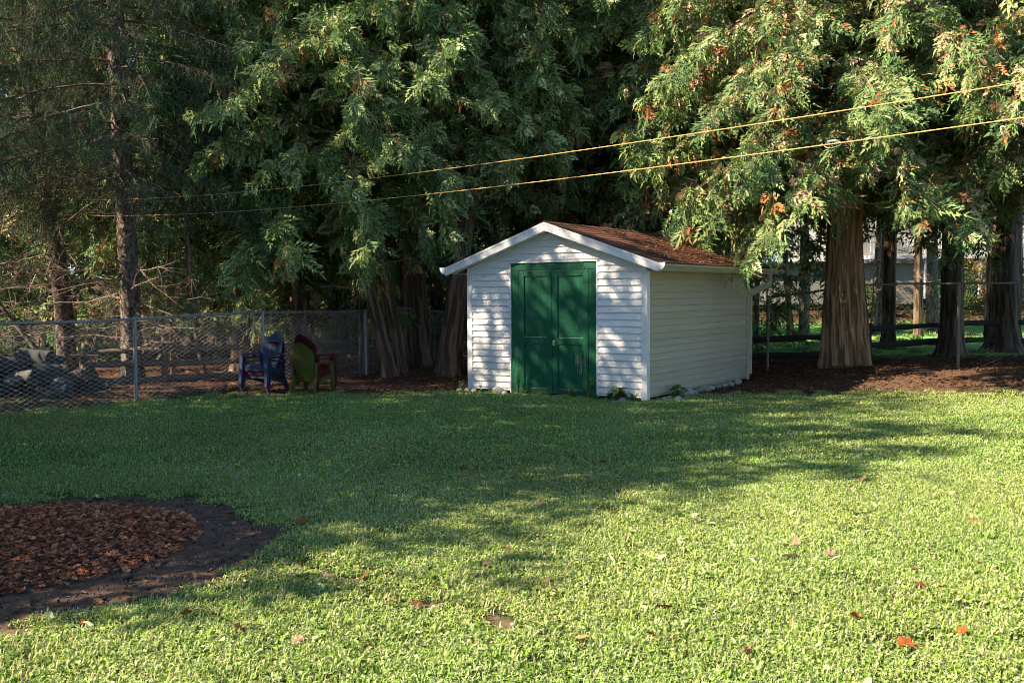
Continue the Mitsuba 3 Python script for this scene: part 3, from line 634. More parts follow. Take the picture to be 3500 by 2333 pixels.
# ------------------------------------------------------------------ fences
def lerp(a, b, t): return np.asarray(a, float) + (np.asarray(b, float) - np.asarray(a, float)) * t
def chain_fence(label, pts, heights, posts, pitch, wr, mats):
    k = thing('chain_link_fence', label, 'fence')
    pts = [np.array(p, float) for p in pts]; seg = [np.linalg.norm(b - a) for a, b in zip(pts, pts[1:])]; cum = np.r_[0, np.cumsum(seg)]
    def at(s):
        s = min(max(s, 0), cum[-1]); i = min(np.searchsorted(cum, s, 'right') - 1, len(seg) - 1); q = pts[i] + (pts[i + 1] - pts[i]) * (s - cum[i]) / seg[i]
        return q, np.interp(s, cum, heights)
    def P(s, z): q, _ = at(s); return np.array([q[0], q[1], float(gh(*q)) + z])
    L = cum[-1]; a = pitch / 2; mb = MB()
    for i in range(int(L / pitch)):
        hh = at(i * pitch)[1]; nk = int((hh + .05) / a); s0 = 2 * i * a
        q = []
        for m in range(nk + 1):
            z = hh + .035 - m * a; s = s0 + a * (-1) ** (m + i); p0, _ = at(s); d = at(s + .05)[0] - at(s - .05)[0]; d /= np.linalg.norm(d) + 1e-9
            q.append(np.array([p0[0] - d[1] * .004 * (-1) ** m, p0[1] + d[0] * .004 * (-1) ** m, float(gh(*p0)) + max(z, .01)]))
        tv, tf = tube(q, wr, 3, False); mb.add(tv, tf)
    part(k, 'wire_mesh', mb.mesh(), mats[0])
    part(k, 'top_rail', tmesh([P(s, at(s)[1]) for s in np.arange(0, L + .01, L / max(8, int(L)))], .021, 10), mats[1], 40)
    for s in posts:
        h_ = at(s)[1]
        p = part(k, 'post', tmesh([P(s, -.1), P(s, h_ + .01)], .030, 10), mats[1], 40)
        part(p, 'cap', moved(trimesh.creation.icosphere(1, .033), mat4(P(s, h_ + .012))), mats[1], 40)
        for z in (.2, .5, .8): part(p, 'tie', moved(trimesh.creation.torus(.0315, .004, 10, 6), mat4(P(s, z))), mats[1])
    return k
DF = np.array([.575, .818]); P1 = np.array([-5.74, 15.15])
chain_fence('low wire mesh fence with a steel top rail running back along the left', [P1 - DF * 5.0, P1, P1 + DF * 4.0, (.13, 23.92)], [1.27, 1.26, 1.24, 1.22], [2.4, 5.0, 7.5, 10.1, 12.7], .066, .0034, ('wire', 'galvanized'))
chain_fence('taller dull wire mesh fence behind the massive cedar on the right', [(5.25, 20.5), (8.26, 18.4), (11.2, 16.35)], [1.50, 1.56, 1.56], [0.02, 3.67, 7.0], .070, .0019, ('dull_wire', 'dull_post'))
def rail_mesh(p0, p1, r0, seed):
    rr = np.random.default_rng(seed); n = 7; q = [lerp(p0, p1, t) + rr.normal(size=3) * .012 for t in np.linspace(0, 1, n)]
    m = tmesh(q, r0 * rr.uniform(.8, 1.1, n), 7); v = np.array(m.vertices); v += (meshkit.noise(v * 9) - .5)[:, None] * .03
    return trimesh.Trimesh(v, m.faces, process=False)
rf = thing('split_rail_fence', 'weathered cedar rail fence behind the wire fence at left', 'fence')
PL = [(-7.46, 17.3), (-6.22, 17.75), (-3.9, 19.6), (-2.6, 22.0)]
for n, (x, y) in enumerate(PL): part(rf, 'post', rail_mesh((x, y, -.1), (x + .03, y, .82 if n != 1 else .98), .065, 10 + n), 'rail_wood', 50)
for n in range(3):
    for z in (.18, .42, .66): part(rf, 'rail', rail_mesh((*PL[n], z + U(-.03, .03)), (*PL[n + 1], z + U(-.05, .05)), .058, 40 + n * 5 + int(z * 10)), 'rail_wood', 50)
for n, (x, y, z) in enumerate(((-7.42, 17.25, .60), (-6.15, 17.7, .80), (-7.4, 17.22, .16))): part(rf, 'cap_board', moved(rbox(-.24, .24, -.10, .10, -.02, .02, .008), mat4((x, y, z), U(-.4, .4), U(-.06, .06))), 'rail_wood')
rf = thing('split_rail_fence', 'dark old rail fence beyond the wire fence on the right', 'fence')
PR = [(5.6, 23.6), (8.6, 24.0), (12.6, 26.4), (16.0, 26.2)]
for n, (zl, zu) in enumerate(((.10, .50), (.34, .74), (.30, .78))):
    part(rf, 'rail', rail_mesh((*PR[n], zl), (*PR[n + 1], zl + (.05 if n == 0 else 0)), .075, 80 + n), 'dark_rail_wood', 50)
    part(rf, 'rail', rail_mesh((*PR[n], zu), (*PR[n + 1], zu + .04), .07, 90 + n), 'dark_rail_wood', 50)
for n, (x, y) in enumerate(PR[1:]): part(rf, 'post', rail_mesh((x, y, -.1), (x, y, .85), .075, 99 + n), 'dark_rail_wood', 50)

# ------------------------------------------------------------------ clothesline
RA, RB = np.array([-9.42, 20.5]), np.array([2.47, 4.8])
def rope(s, up): q = RA + (RB - RA) * s; z = .823 * s * s - 1.708 * s + 3.334; return np.array([q[0], q[1], z + up * (.17 + .13 * (1 - s))])
for lab, up in (('lower of the two yellow clothesline ropes crossing above the yard', 0), ('upper of the two yellow clothesline ropes crossing above the yard', 1)):
    add('clothesline', tmesh([rope(s, up) for s in np.linspace(0.0, 1.12, 60)], .0029, 6), 'yellow_rope', 40); tag('clothesline' + ('_001' if up else ''), lab, 'clothesline')
cl = thing('line_spacer', 'small metal ring clip hanging on the lower yellow rope', 'clip')
c0 = rope(.945, 0); dx = (RB - RA) / np.linalg.norm(RB - RA)
ring = [c0 + np.array([dx[0] * .055 * math.cos(t), dx[1] * .055 * math.cos(t), -.004 + .017 * math.sin(t)]) for t in np.linspace(0, 2 * math.pi, 25)]
part(cl, 'ring', tmesh(ring, .0028, 6, False), 'steel', 40)
part(cl, 'tab', moved(rbox(-.03, .03, -.006, .006, -.004, .004, .002), mat4(c0 + [0, 0, .017], math.atan2(dx[1], dx[0]))), 'clip_blue')

# ------------------------------------------------------------------ stacked garden chairs
def beam(a, b, wa, wb):
    """a tapering bar from rectangle wa = (half x, half y) at a to wb at b"""
    return hull([[a[0] + sx * wa[0], a[1] + sy * wa[1], a[2]] for sx in (-1, 1) for sy in (-1, 1)] + [[b[0] + sx * wb[0], b[1] + sy * wb[1], b[2]] for sx in (-1, 1) for sy in (-1, 1)])
def chair(label, grp, loc, face, lift, m, tilt=0.0):
    k = thing('garden_chair', label, 'chair', grp)
    M = mat4((loc[0], loc[1], float(gh(loc[0], loc[1])) + lift), face - math.pi / 2) @ mat4((0, 0, 0), 0, 0, tilt) @ np.diag([.74, .74, .90, 1])
    def pp(par, name, mesh, **kw): return part(par, name, moved(mesh, M), m, 35, **kw)
    # seat: slats running front to back on a shell that falls towards the back
    def zs(y): return .375 - .23 * (.27 - y)
    st = pp(k, 'seat', hull([[x, y, zs(y) + d] for x in (-.245, .245) for y in (-.26, .25) for d in (-.012, -.002)] + [[x, .285, .345 + d] for x in (-.24, .24) for d in (0, -.012)]))
    for q in range(5):
        x0 = -.245 + q * .099; pp(st, 'slat', hull([[x, y, zs(y) + d] for x in (x0, x0 + .092) for y in (-.25, .24) for d in (-.002, .010)] + [[x, .285, .345 + d] for x in (x0, x0 + .092) for d in (.002, .012)]))
    pp(k, 'apron', hull([[x, y, z] for x, z in ((-.29, .36), (.29, .36), (-.29, .27), (.29, .27)) for y in (.262, .284)]))
    # back: five fan slats with an arched top
    rec = math.radians(24)
    def bk(x, h, d): return [x, -.235 - h * math.sin(rec) - d * math.cos(rec) + .10 * (x / .27) ** 2 * (.5 + h), .215 + h * math.cos(rec)]
    edge = [-.5, -.3, -.1, .1, .3, .5]
    for q in range(5):
        P = []
        for h in (0, .25, .5, .62, .70, .76, .80):
            w = np.interp(h, [0, .45, .62, .80], [.40, .54, .54, .46])
            for e in (edge[q] + .013, edge[q + 1] - .013):
                top = .80 - 1.05 * (e * w) ** 2 * 3.2
                for d in (0, .014): P.append(bk(e * w, min(h, top), d))
        pp(k, 'back_slat', hull(P))
    for h, w in ((.28, .47), (.04, .40), (.62, .50)): pp(k, 'back_rail', hull([bk(x, h + z, d) for x in np.linspace(-w / 2, w / 2, 5) for z in (-.022, .022) for d in (.012, .032)]))
    for s in (-1, 1):
        pp(k, 'arm', hull([[s * x, y, .555 + z] for x, y in ((.255, -.33), (.31, -.34), (.255, -.05), (.365, -.05), (.26, .30), (.375, .30), (.27, .335), (.355, .335)) for z in (0, .022)] ))
        pp(k, 'leg', beam((s * .345, .33, 0), (s * .325, .275, .555), (.032, .028), (.042, .040)))
        pp(k, 'leg', beam((s * .30, -.42, 0), (s * .265, -.24, .34), (.024, .030), (.036, .062)))
        pp(k, 'side_rail', hull([[s * x, y, z] for x in (.25, .285) for y, z in ((.28, .36), (.28, .27), (-.27, .26), (-.29, .15))]))
        pp(k, 'arm_support', beam((s * .275, -.30, .27), (s * .285, -.30, .556), (.016, .03), (.016, .03)))
    return k
BL, GL = (-4.0, 16.05), (-3.22, 15.95)
fb, fg = math.radians(-114), math.radians(72)
for n, (m, lab) in enumerate((('blue_plastic', 'dark blue chair at the bottom of the stack nearer the left fence post'), ('red_plastic', 'red chair nested between the two blue chairs'), ('blue_plastic', 'blue slatted garden chair on top of its stack by the fence'))):
    chair(lab, 'garden chairs in two stacks', (BL[0] + .022 * n * math.cos(fb), BL[1] + .022 * n * math.sin(fb)), fb, .062 * n, m)
for n, (m, lab) in enumerate((('lime_plastic', 'lime green garden chair with its slatted back to the lawn, bottom of its stack'), ('maroon_plastic', 'dark maroon chair between the green and the red chair of its stack'), ('red_plastic', 'red chair on top of the stack behind the lime green chair back'))):
    chair(lab, 'garden chairs in two stacks', (GL[0] + .035 * n * math.cos(fg), GL[1] + .035 * n * math.sin(fg)), fg, .062 * n, m)

# ------------------------------------------------------------------ heap of logs at the left
r = np.random.default_rng(120)
def lumpy(m, amp, fr, seed):
    v = np.array(m.vertices); nrm = m.vertex_normals
    return trimesh.Trimesh(v + nrm * ((meshkit.fbm(v * fr + seed, 3, seed) - .5) * amp)[:, None], m.faces, process=False)
LOGC = [(.03, .023, .02), (.025, .02, .018), (.045, .036, .03), (.08, .075, .07)]
for n in range(46):
    x, y = -8.0 + r.uniform(-1.05, 1.15), 16.2 + r.uniform(-.7, .9); lay = n % 4; z = .10 + lay * .16 * max(0, 1 - abs(x + 8.0) / 1.5) + r.uniform(0, .05)
    c = np.array(LOGC[r.integers(4)]) * r.uniform(.7, 1.2)
    kind = r.random()
    if kind < .6:
        L, R = r.uniform(.25, .6), r.uniform(.07, .15); d = np.array([math.cos(a_ := r.uniform(0, 6.28)), math.sin(a_), r.uniform(-.25, .35)]) * L / 2
        m = lumpy(tmesh([np.array([x, y, z]) + d * t for t in np.linspace(-1, 1, 6)], R, 12), .04, 8, n)
        nm, lab, cat, g = 'log', 'short log in the dark heap behind the wire fence at far left', 'log', 'logs in the heap at far left'
    else:
        m = moved(lumpy(trimesh.creation.icosphere(3, 1), .5, 1.6, n), mat4((x, y, z), r.uniform(0, 6)) @ np.diag([r.uniform(.10, .2), r.uniform(.09, .16), r.uniform(.07, .13), 1]))
        nm, lab, cat, g = 'rock', 'rough rock lying in the log heap behind the wire fence', 'rock', 'rocks in the heap at far left'; c = np.array([.09, .085, .08]) * r.uniform(.4, 1.2)
    k = thing(nm, lab, cat, g); add(k + '', m, 'stone_bsdf', 40) if False else scene.__setitem__(k, mikit.ply(m, {'type': 'twosided', 'bsdf': {'type': 'principled', 'base_color': rgb(np.round(np.round(c / .03) * .03 + .01, 3)), 'roughness': .9}}, smooth=40))

# ------------------------------------------------------------------ stones and plants at the foot of the shed
def shw(u, v, z=0.0): q = SH_Q + RD * u + VD * v; return (q[0], q[1], z)
stones = [(-3.22, -.10, .07), (-3.08, -.12, .05), (-2.95, -.10, .045), (-2.80, -.08, .05), (-2.62, -.09, .09), (-2.47, -.12, .05), (-2.9, -.20, .04), (-3.35, -.16, .05)]
stones += [(.12, v, s_) for v, s_ in ((1.05, .075), (1.20, .10), (.8, .06), (1.5, .06), (1.72, .08), (1.95, .085), (2.2, .07), (2.45, .08), (2.75, .07), (3.05, .07), (3.4, .08), (.55, .05), (.35, .045))] + [(.36, .35, .06), (.30, .8, .05), (-.25, -.28, .06)]
for n, (u, v, s_) in enumerate(stones):
    side = 'in front of the shed left of the door' if n < 8 else 'along the right wall of the shed'
    k = thing('stone', f'rounded grey field stone {side}', 'stone', f'stones {side}')
    x, y, _ = shw(u, v); m = moved(lumpy(trimesh.creation.icosphere(3, 1), .35, 1.3, n + 50), mat4((x, y, s_ * .45 - .005), r.uniform(0, 6)) @ np.diag([s_ * r.uniform(1, 1.35), s_ * r.uniform(.85, 1.1), s_ * r.uniform(.7, .95), 1]))
    g = r.uniform(.18, .36)
    scene[k] = mikit.ply(m, 'stone_bsdf', smooth=True, color=np.tile(np.array([g, g * .97, g * .92]), (len(m.vertices), 1)) * (.75 + .5 * meshkit.fbm(np.array(m.vertices) * 25, 3)[:, None]))
def leaf_shape(l, w, bend, tilt, c, r):
    """a leaf from the origin along +x: six triangles, folded along its midrib"""
    s = np.array([0, .35, .7, 1.0]); ww = w * np.array([.12, 1, .72, 0]); z = l * (np.sin(tilt) * s - bend * s * s); x = l * s * np.cos(tilt)
    v = [[x[0], 0, z[0]]]; f = []
    for q in (1, 2): v += [[x[q], ww[q] / 2, z[q] + .18 * w], [x[q], 0, z[q]], [x[q], -ww[q] / 2, z[q] + .18 * w]]
    v.append([x[3], 0, z[3]])
    f = [[0, 2, 1], [0, 3, 2], [1, 2, 5], [1, 5, 4], [2, 3, 6], [2, 6, 5], [4, 5, 7], [5, 6, 7]]
    return np.array(v), np.array(f), np.tile(np.asarray(c) * r.uniform(.8, 1.2), (8, 1))
def weed(key, loc, n, size, hgt, seed, c=(.14, .24, .075)):
    rr = np.random.default_rng(seed); st, lv = MB(), MB()
    for q in range(n):
        az = rr.uniform(0, 6.28); h_ = hgt * rr.uniform(.25, 1); o = np.array([math.cos(az), math.sin(az), 0]) * rr.uniform(.02, .6) * size * 1.6
        base = np.array(loc) + o * .25; top = np.array(loc) + o + [0, 0, h_]
        tv, tf = tube([base, lerp(base, top, .6) + [0, 0, .02], top], .003, 4, False); st.add(tv, tf, (.09, .13, .05))
        for w in range(4):
            v, f, cc = leaf_shape(size * rr.uniform(.6, 1.1), size * rr.uniform(.45, .7), rr.uniform(.1, .5), rr.uniform(-.1, .7), np.array(c) * rr.uniform(.7, 1.4), rr)
            M = mat4(lerp(base, top, rr.uniform(.55, 1)), az + rr.uniform(-1.8, 1.8)); lv.add(v @ M[:3, :3].T + M[:3, 3], f, cc)
    part(key, 'stem', st.mesh(), 'stick_bsdf', color=st.col()); part(key, 'leaves', lv.mesh(), 'grass_bsdf', color=lv.col())
for n, (u, v, cnt, size, hgt, lab) in enumerate(((-.45, -.14, 16, .15, .22, 'broad leaved weed before the right end of the front wall'), (-.9, -.12, 16, .055, .38, 'spindly weed climbing at the right jamb of the green door'), (-2.2, -.14, 9, .05, .42, 'pale sprig growing in front of the left green door'),
        (-1.15, -.22, 14, .06, .20, 'low ivy at the right foot of the green doors'), (-.1, -.22, 14, .06, .16, 'low ivy at the front right corner of the shed'), (-2.9, -.14, 7, .06, .2, 'small weed between the stones left of the door'), (-3.36, -.1, 12, .06, .2, 'ivy at the front left corner of the shed'),
        (.18, .75, 9, .14, .22, 'long leaved weed at the near end of the right wall'), (-1.9, -.26, 10, .05, .14, 'low weed before the door threshold'), (-.7, -.3, 14, .06, .14, 'creeping leaves before the narrow wall right of the door'))):
    k = thing('weed', lab, 'plant'); x, y, _ = shw(u, v); weed(k, (x, y, 0), cnt, size, hgt, 700 + n)

# ------------------------------------------------------------------ beyond the right fence: outbuilding, balcony, shrubs
gb = thing('outbuilding', 'low grey outbuilding wall on the bank behind the far trunks', 'building')
part(gb, 'wall', box(10.6, 18.7, 46, 49.5, 1.05, 2.9), 'grey_wall'); part(gb, 'roof', rbox(10.4, 18.9, 45.7, 49.8, 2.91, 3.03, .03), 'roof_grey')
for n in range(9): part(gb, 'batten', box(10.7 + n * .98, 10.76 + n * .98, 45.97, 46.0, 1.06, 2.89), 'grey_wall')
hs = thing('house', 'pale house with a white railed balcony behind the trees on the right', 'house')
g0 = float(gh(24, 58))
part(hs, 'wall', box(18.5, 33, 56.5, 66, g0 - .2, 8.5), 'grey_wall'); part(hs, 'roof', hull([[x, y, z] for x in (18, 33.5) for y, z in ((56, 8.5), (66.5, 8.5), (61.2, 11.5))]), 'roof_grey')
bl = part(hs, 'balcony', rbox(19, 31, 53, 56.48, 3.35, 3.55, .02), 'deck_white')
part(bl, 'hand_rail', box(19, 31, 53.0, 53.08, 4.55, 4.63), 'deck_white'); part(bl, 'bottom_rail', box(19, 31, 53.0, 53.08, 3.64, 3.70), 'deck_white')
for n in range(80): part(bl, 'baluster', box(19.06 + n * .15, 19.11 + n * .15, 53.01, 53.07, 3.701, 4.549), 'deck_white')
for n in range(5): part(hs, 'balcony_post', box(19.1 + n * 2.9, 19.25 + n * 2.9, 53.1, 53.25, g0 - .4, 3.349), 'deck_white')
for n in range(3):
    w = part(hs, 'window', box(20.5 + n * 4, 22 + n * 4, 56.44, 56.499, 5.2, 6.8), 'deck_white'); part(w, 'pane', box(20.6 + n * 4, 21.9 + n * 4, 56.42, 56.439, 5.3, 6.7), 'glass_dark')
def shrub(label, x, y, R, hgt, cols, seed, grp=None):
    k = thing('shrub', label, 'shrub', grp); rr = np.random.default_rng(seed); lv, st = MB(), MB(); g = float(gh(x, y))
    for q in range(9):
        az = rr.uniform(0, 6.28); tv, tf = tube([[x, y, g - .05], [x + R * .5 * math.cos(az), y + R * .5 * math.sin(az), g + hgt * .5], [x + R * .8 * math.cos(az), y + R * .8 * math.sin(az), g + hgt * .85]], [.02, .014, .006], 4, False); st.add(tv, tf, (.12, .09, .06))
    for q in range(900):
        d = rr.normal(size=3); d /= np.linalg.norm(d); d *= rr.uniform(.55, 1.05); p = np.array([x, y, g + hgt * .5]) + d * [R, R, hgt * .52]
        v, f, cc = leaf_shape(rr.uniform(.10, .2), rr.uniform(.06, .1), .3, .2, np.array(cols[rr.integers(len(cols))]), rr)
        M = mat4(p, rr.uniform(0, 6.28), rr.uniform(-.6, .9), rr.uniform(-1, 1)); lv.add(v @ M[:3, :3].T + M[:3, 3], f, cc)
    part(k, 'branches', st.mesh(), 'stick_bsdf', color=st.col()); part(k, 'leaves', lv.mesh(), 'dead_leaf_bsdf', color=lv.col())
GO, GN = [(.34, .20, .04), (.30, .26, .06), (.16, .18, .05)], [(.07, .12, .04), (.10, .16, .05), (.05, .09, .03)]
for n, (x, y, R, hgt, c, lab) in enumerate(((19.9, 44.5, .9, 2.0, GN, 'bright green shrub behind the pale trunk beyond the lawn'), (21.3, 46, 1.2, 2.3, GO, 'golden leaved shrub under the balcony left part'), (23.0, 46.5, 1.2, 2.5, GO, 'golden and green shrub under the balcony right part'), (15.6, 43.6, .8, 1.5, GN, 'dark green shrub before the outbuilding wall'), (25.2, 47, 1.3, 2.3, GN, 'green shrub at the far right below the balcony'))): shrub(lab, x, y, R, hgt, c, 750 + n)
ivy = MB(); rr = np.random.default_rng(760)
for q in range(7000):
    x, y = rr.uniform(6, 27), rr.uniform(41, 47); p = (x, y, float(gh(x, y)) + rr.uniform(.02, .25))
    v, f, cc = leaf_shape(.16, .12, .3, rr.uniform(0, .6), np.array([(.03, .055, .025), (.05, .075, .03), (.06, .045, .03)][rr.integers(3)]), rr)
    M = mat4(p, rr.uniform(0, 6.28)); ivy.add(v @ M[:3, :3].T + M[:3, 3], f, cc)
scene['ground_ivy'] = mikit.ply(ivy.mesh(), 'grass_bsdf', color=ivy.col()); tag('ground_ivy', 'dark ivy covering the bank behind the far lawn', 'ivy', kind='stuff')

# ------------------------------------------------------------------ leaves on the ground
BROWN = [(.14, .066, .038), (.105, .048, .03), (.19, .095, .052), (.08, .04, .027), (.25, .14, .08)]
def dry_leaf(s, r, cols=BROWN):
    """a curled lobed leaf, about s across"""
    nl = 10; an = np.linspace(0, 2 * np.pi, nl, endpoint=False); rad = s / 2 * np.where(np.arange(nl) % 2 == 0, r.uniform(.8, 1.15, nl), r.uniform(.58, .85, nl))
    x, y = rad * np.cos(an), rad * np.sin(an) * r.uniform(.6, 1); cu, tw = r.uniform(-.5, 1.6) / s, r.uniform(-2, 2)
    z = cu * x * x * r.uniform(.2, 1) + cu * y * y * r.uniform(.3, 1) + tw * x * y + r.normal(size=nl) * .05 * s
    v = np.vstack([[0, 0, 0], np.stack([x, y, z], 1)]); k = np.arange(nl)
    c = np.array(cols[r.integers(len(cols))]) * r.uniform(.7, 1.25)
    return v, np.stack([0 * k, 1 + k, 1 + (k + 1) % nl], 1), np.vstack([c * .8, np.tile(c, (nl, 1)) * r.uniform(.85, 1.15, (nl, 1))])
def litter_tile(seed, n, R, smin, smax, cols=BROWN):
    rr = np.random.default_rng(seed); mb = MB()
    for q in range(n):
        a, d = rr.uniform(0, 6.28), R * math.sqrt(rr.random()); v, f, c = dry_leaf(rr.uniform(smin, smax), rr, cols)
        M = mat4((d * math.cos(a), d * math.sin(a), rr.uniform(.004, .025)), rr.uniform(0, 6.28), rr.normal() * .35, rr.normal() * .35); mb.add(v @ M[:3, :3].T + M[:3, 3], f, c)
    return mb
LIT_T = [group(f'litter_tile_{q}', litter_tile(770 + q, 80, .55, .025, .075), 'dead_leaf_bsdf') for q in range(4)]
rr = np.random.default_rng(780)
def lawn_edge(x): return np.interp(x, [-7.5, -5.6, -4.4, -2.6, -.7, 2.0, 3.6, 5.7, 7.7, 12], [13.0, 14.9, 15.45, 15.75, 16.2, 14.8, 15.4, 15.4, 14.9, 14.8])
tag('leaf_litter', 'brown fallen leaves covering the soil under the trees', 'leaves', kind='stuff')
for x in np.arange(-11.5, 13, .62):
    for y in np.arange(13, 25, .62):
        q = np.array([x + rr.uniform(-.3, .3), y + rr.uniform(-.3, .3)]); e = float(lawn_edge(q[0]))
        if q[1] < e - .1 or abs(q[0]) > q[1] * VIEW_T + 1: continue
        lu, lv_ = (q - SH_Q[:2]) @ RD[:2], (q - SH_Q[:2]) @ VD[:2]
        if -3.0 < lu < -.3 and .3 < lv_ < 4: continue
        if q[1] < e + .4 and rr.random() < .4: continue
        inst(CT.key('leaf_litter'), LIT_T[rr.integers(4)], mat4((*q, float(gh(*q))), rr.uniform(0, 6.28)))
for q in range(46):                                                      # litter gathered round the foot of the massive cedar
    a = rr.uniform(0, 6.28); d = rr.uniform(.55, 1.3); x, y = 6.5 + d * math.cos(a), 19.15 + d * math.sin(a); inst(CT.key('leaf_litter'), LIT_T[rr.integers(4)], mat4((x, y, float(gh(x, y)) + .03), rr.uniform(0, 6.28), 0, 0, .6))
# leaves and needles on the shed roof
mb = MB(); rr = np.random.default_rng(790)
for q in range(2800):
    v_, u_ = rr.uniform(-.1, 4.4), UC + (UE1 - UC) * rr.uniform(.03, 1) ** .7
    if meshkit.noise(np.array([[u_ * 1.5, v_ * 1.2, 3]]))[0] < .38 + .2 * (v_ < .8): continue
    v, f, c = dry_leaf(rr.uniform(.02, .06), rr, BROWN + [(.30, .15, .075)]); v[:, 2] *= .5; c = c * .95
    M = SM @ mat4((u_, v_, roof_z(u_) + .022), rr.uniform(0, 6.28), math.atan(SL) * .6, rr.normal() * .2); mb.add(v @ M[:3, :3].T + M[:3, 3], f, c)
scene['roof_leaves'] = mikit.ply(mb.mesh(), 'dead_leaf_bsdf', color=mb.col()); tag('roof_leaves', 'dry leaves scattered over the brown shed roof', 'leaves', kind='stuff')
# the raked leaves in the dirt circle
lp = thing('leaf_pile', 'raked heap of brown dead leaves in the round dirt patch', 'leaf pile')
rr = np.random.default_rng(800); near, far_ = [], MB()
for q in range(9500):
    a, d = rr.uniform(0, 6.28), 1.19 * math.sqrt(rr.random()) * (1 + .07 * math.sin(3 * rr.random()))
    x, y = -3.35 + d * math.cos(a), 6.4 + d * math.sin(a)
    lay = rr.random(); hh = .085 * max(0, 1 - (d / 1.2) ** 2)
    v, f, c = dry_leaf(rr.uniform(.020, .050) * (1.4 if rr.random() < .12 else 1), rr, [(.42, .155, .085), (.31, .11, .062), (.50, .21, .115), (.22, .085, .052), (.54, .27, .15)])
    M = mat4((x, y, float(gh(x, y)) + .012 + hh * (.6 + .4 * lay) + .02 * lay), rr.uniform(0, 6.28), rr.normal() * .28, rr.normal() * .28)
    w = v @ M[:3, :3].T + M[:3, 3]; w[:, 2] = np.maximum(w[:, 2], float(gh(x, y)) + .003)
    near.append((lay > .5 and abs(x) < y * .514 - .05, -y, w, f, c))
order = sorted([i for i, t in enumerate(near) if t[0]], key=lambda i: -near[i][1])[:300]; pick = set(order)
for i, (_, _, w, f, c) in enumerate(near):
    if i in pick: part(lp, 'leaf', trimesh.Trimesh(w, f, process=False), 'dead_leaf_bsdf', color=c)
    else: far_.add(w, f, c)
part(lp, 'leaves', far_.mesh(), 'dead_leaf_bsdf', color=far_.col(), kind='stuff')
# single leaves on the lawn and on the dirt
FALL = [(.28, .085, .03), (.34, .18, .10), (.44, .31, .21), (.19, .075, .04), (.38, .27, .14)]
spots = [(-1.0, 4.54), (-1.64, 4.93), (-2.09, 4.79), (0.18, 5.46), (0.65, 4.57), (-0.16, 5.85), (1.92, 5.97), (2.29, 5.65), (0.77, 5.0), (2.2, 5.3), (2.31, 5.31), (2.67, 5.25), (-0.04, 6.17), (0.08, 6.11), (-1.67, 5.46), (-2.45, 6.02), (-1.33, 4.71), (1.79, 6.23), (1.67, 5.93), (2.1, 4.59), (1.68, 4.81), (-0.46, 9.59), (-0.45, 9.0), (-0.3, 11.93), (-0.46, 12.77), (0.04, 11.91), (2.04, 12.64), (1.6, 12.45), (3.65, 11.75), (4.5, 10.21), (1.82, 10.04), (0.85, 9.3), (0.79, 8.64), (-1.86, 10.78), (-3.98, 10.56), (-3.06, 9.69), (-3.22, 12.91), (-2.48, 9.93), (-4.22, 12.52), (0.2, 7.5), (0.73, 7.12), (1.78, 4.45), (1.03, 4.34), (0.3, 4.53), (-0.63, 5.13), (-0.5, 5.09), (-0.85, 5.57), (-0.62, 8.49), (-1.49, 6.91), (-2.0, 5.12), (-2.2, 5.2), (-4.01, 8.6), (1.64, 7.78), (3.18, 6.78), (4.03, 8.14), (2.98, 8.37)]
rr = np.random.default_rng(810)
for n, (x, y) in enumerate(spots):
    k = thing('fallen_leaf', 'single curled dry leaf lying on the grass or dirt of the yard', 'leaf', 'single leaves on the lawn')
    v, f, c = dry_leaf(rr.uniform(.07, .12), rr, FALL); M = mat4((x, y, float(gh(x, y)) + (.035 if math.hypot(x + 3.15, y - 6.3) > 1.5 else .012)), rr.uniform(0, 6.28), rr.normal() * .4, rr.normal() * .4)
    scene[k] = mikit.ply(trimesh.Trimesh(v @ M[:3, :3].T + M[:3, 3], f, process=False), 'dead_leaf_bsdf', color=c)
mb = MB()
for q in range(260):
    y = rr.uniform(5, 15.5); x = rr.uniform(-.52, .52) * y
    if rr.random() < .5: y = rr.uniform(11, 15.6); x = rr.uniform(-.5, .5) * y
    if math.hypot(x + 3.35, y - 6.4) < 1.2: continue
    v, f, c = dry_leaf(rr.uniform(.025, .055), rr, FALL); M = mat4((x, y, float(gh(x, y)) + .03), rr.uniform(0, 6.28), rr.normal() * .4, rr.normal() * .4); mb.add(v @ M[:3, :3].T + M[:3, 3], f, c)
scene['leaf_scraps'] = mikit.ply(mb.mesh(), 'dead_leaf_bsdf', color=mb.col()); tag('leaf_scraps', 'small leaf scraps strewn through the lawn', 'leaves', kind='stuff')
mb = MB()
for q in range(2600):
    a, d = rr.uniform(0, 6.28), 1.65 * math.sqrt(rr.uniform(.35, 1)); x, y = -3.15 + d * math.cos(a), 6.3 + d * math.sin(a); s_ = rr.uniform(.005, .021) * (1.8 if rr.random() < .05 else 1)
    v = rr.normal(size=(4, 3)); v = v / np.linalg.norm(v, axis=1, keepdims=True) * s_ + [x, y, float(gh(x, y)) + s_ * .3]; mb.add(v, [[0, 1, 2], [0, 2, 3], [0, 3, 1], [1, 3, 2]], np.array((.075, .055, .045) if rr.random() < .75 else (.20, .11, .07)) * rr.uniform(.5, 1.5))
scene['soil_crumbs'] = mikit.ply(mb.mesh(), 'stone_bsdf', color=mb.col()); tag('soil_crumbs', 'crumbs of soil and bark on the bare dirt round the leaf heap', 'soil', kind='stuff')
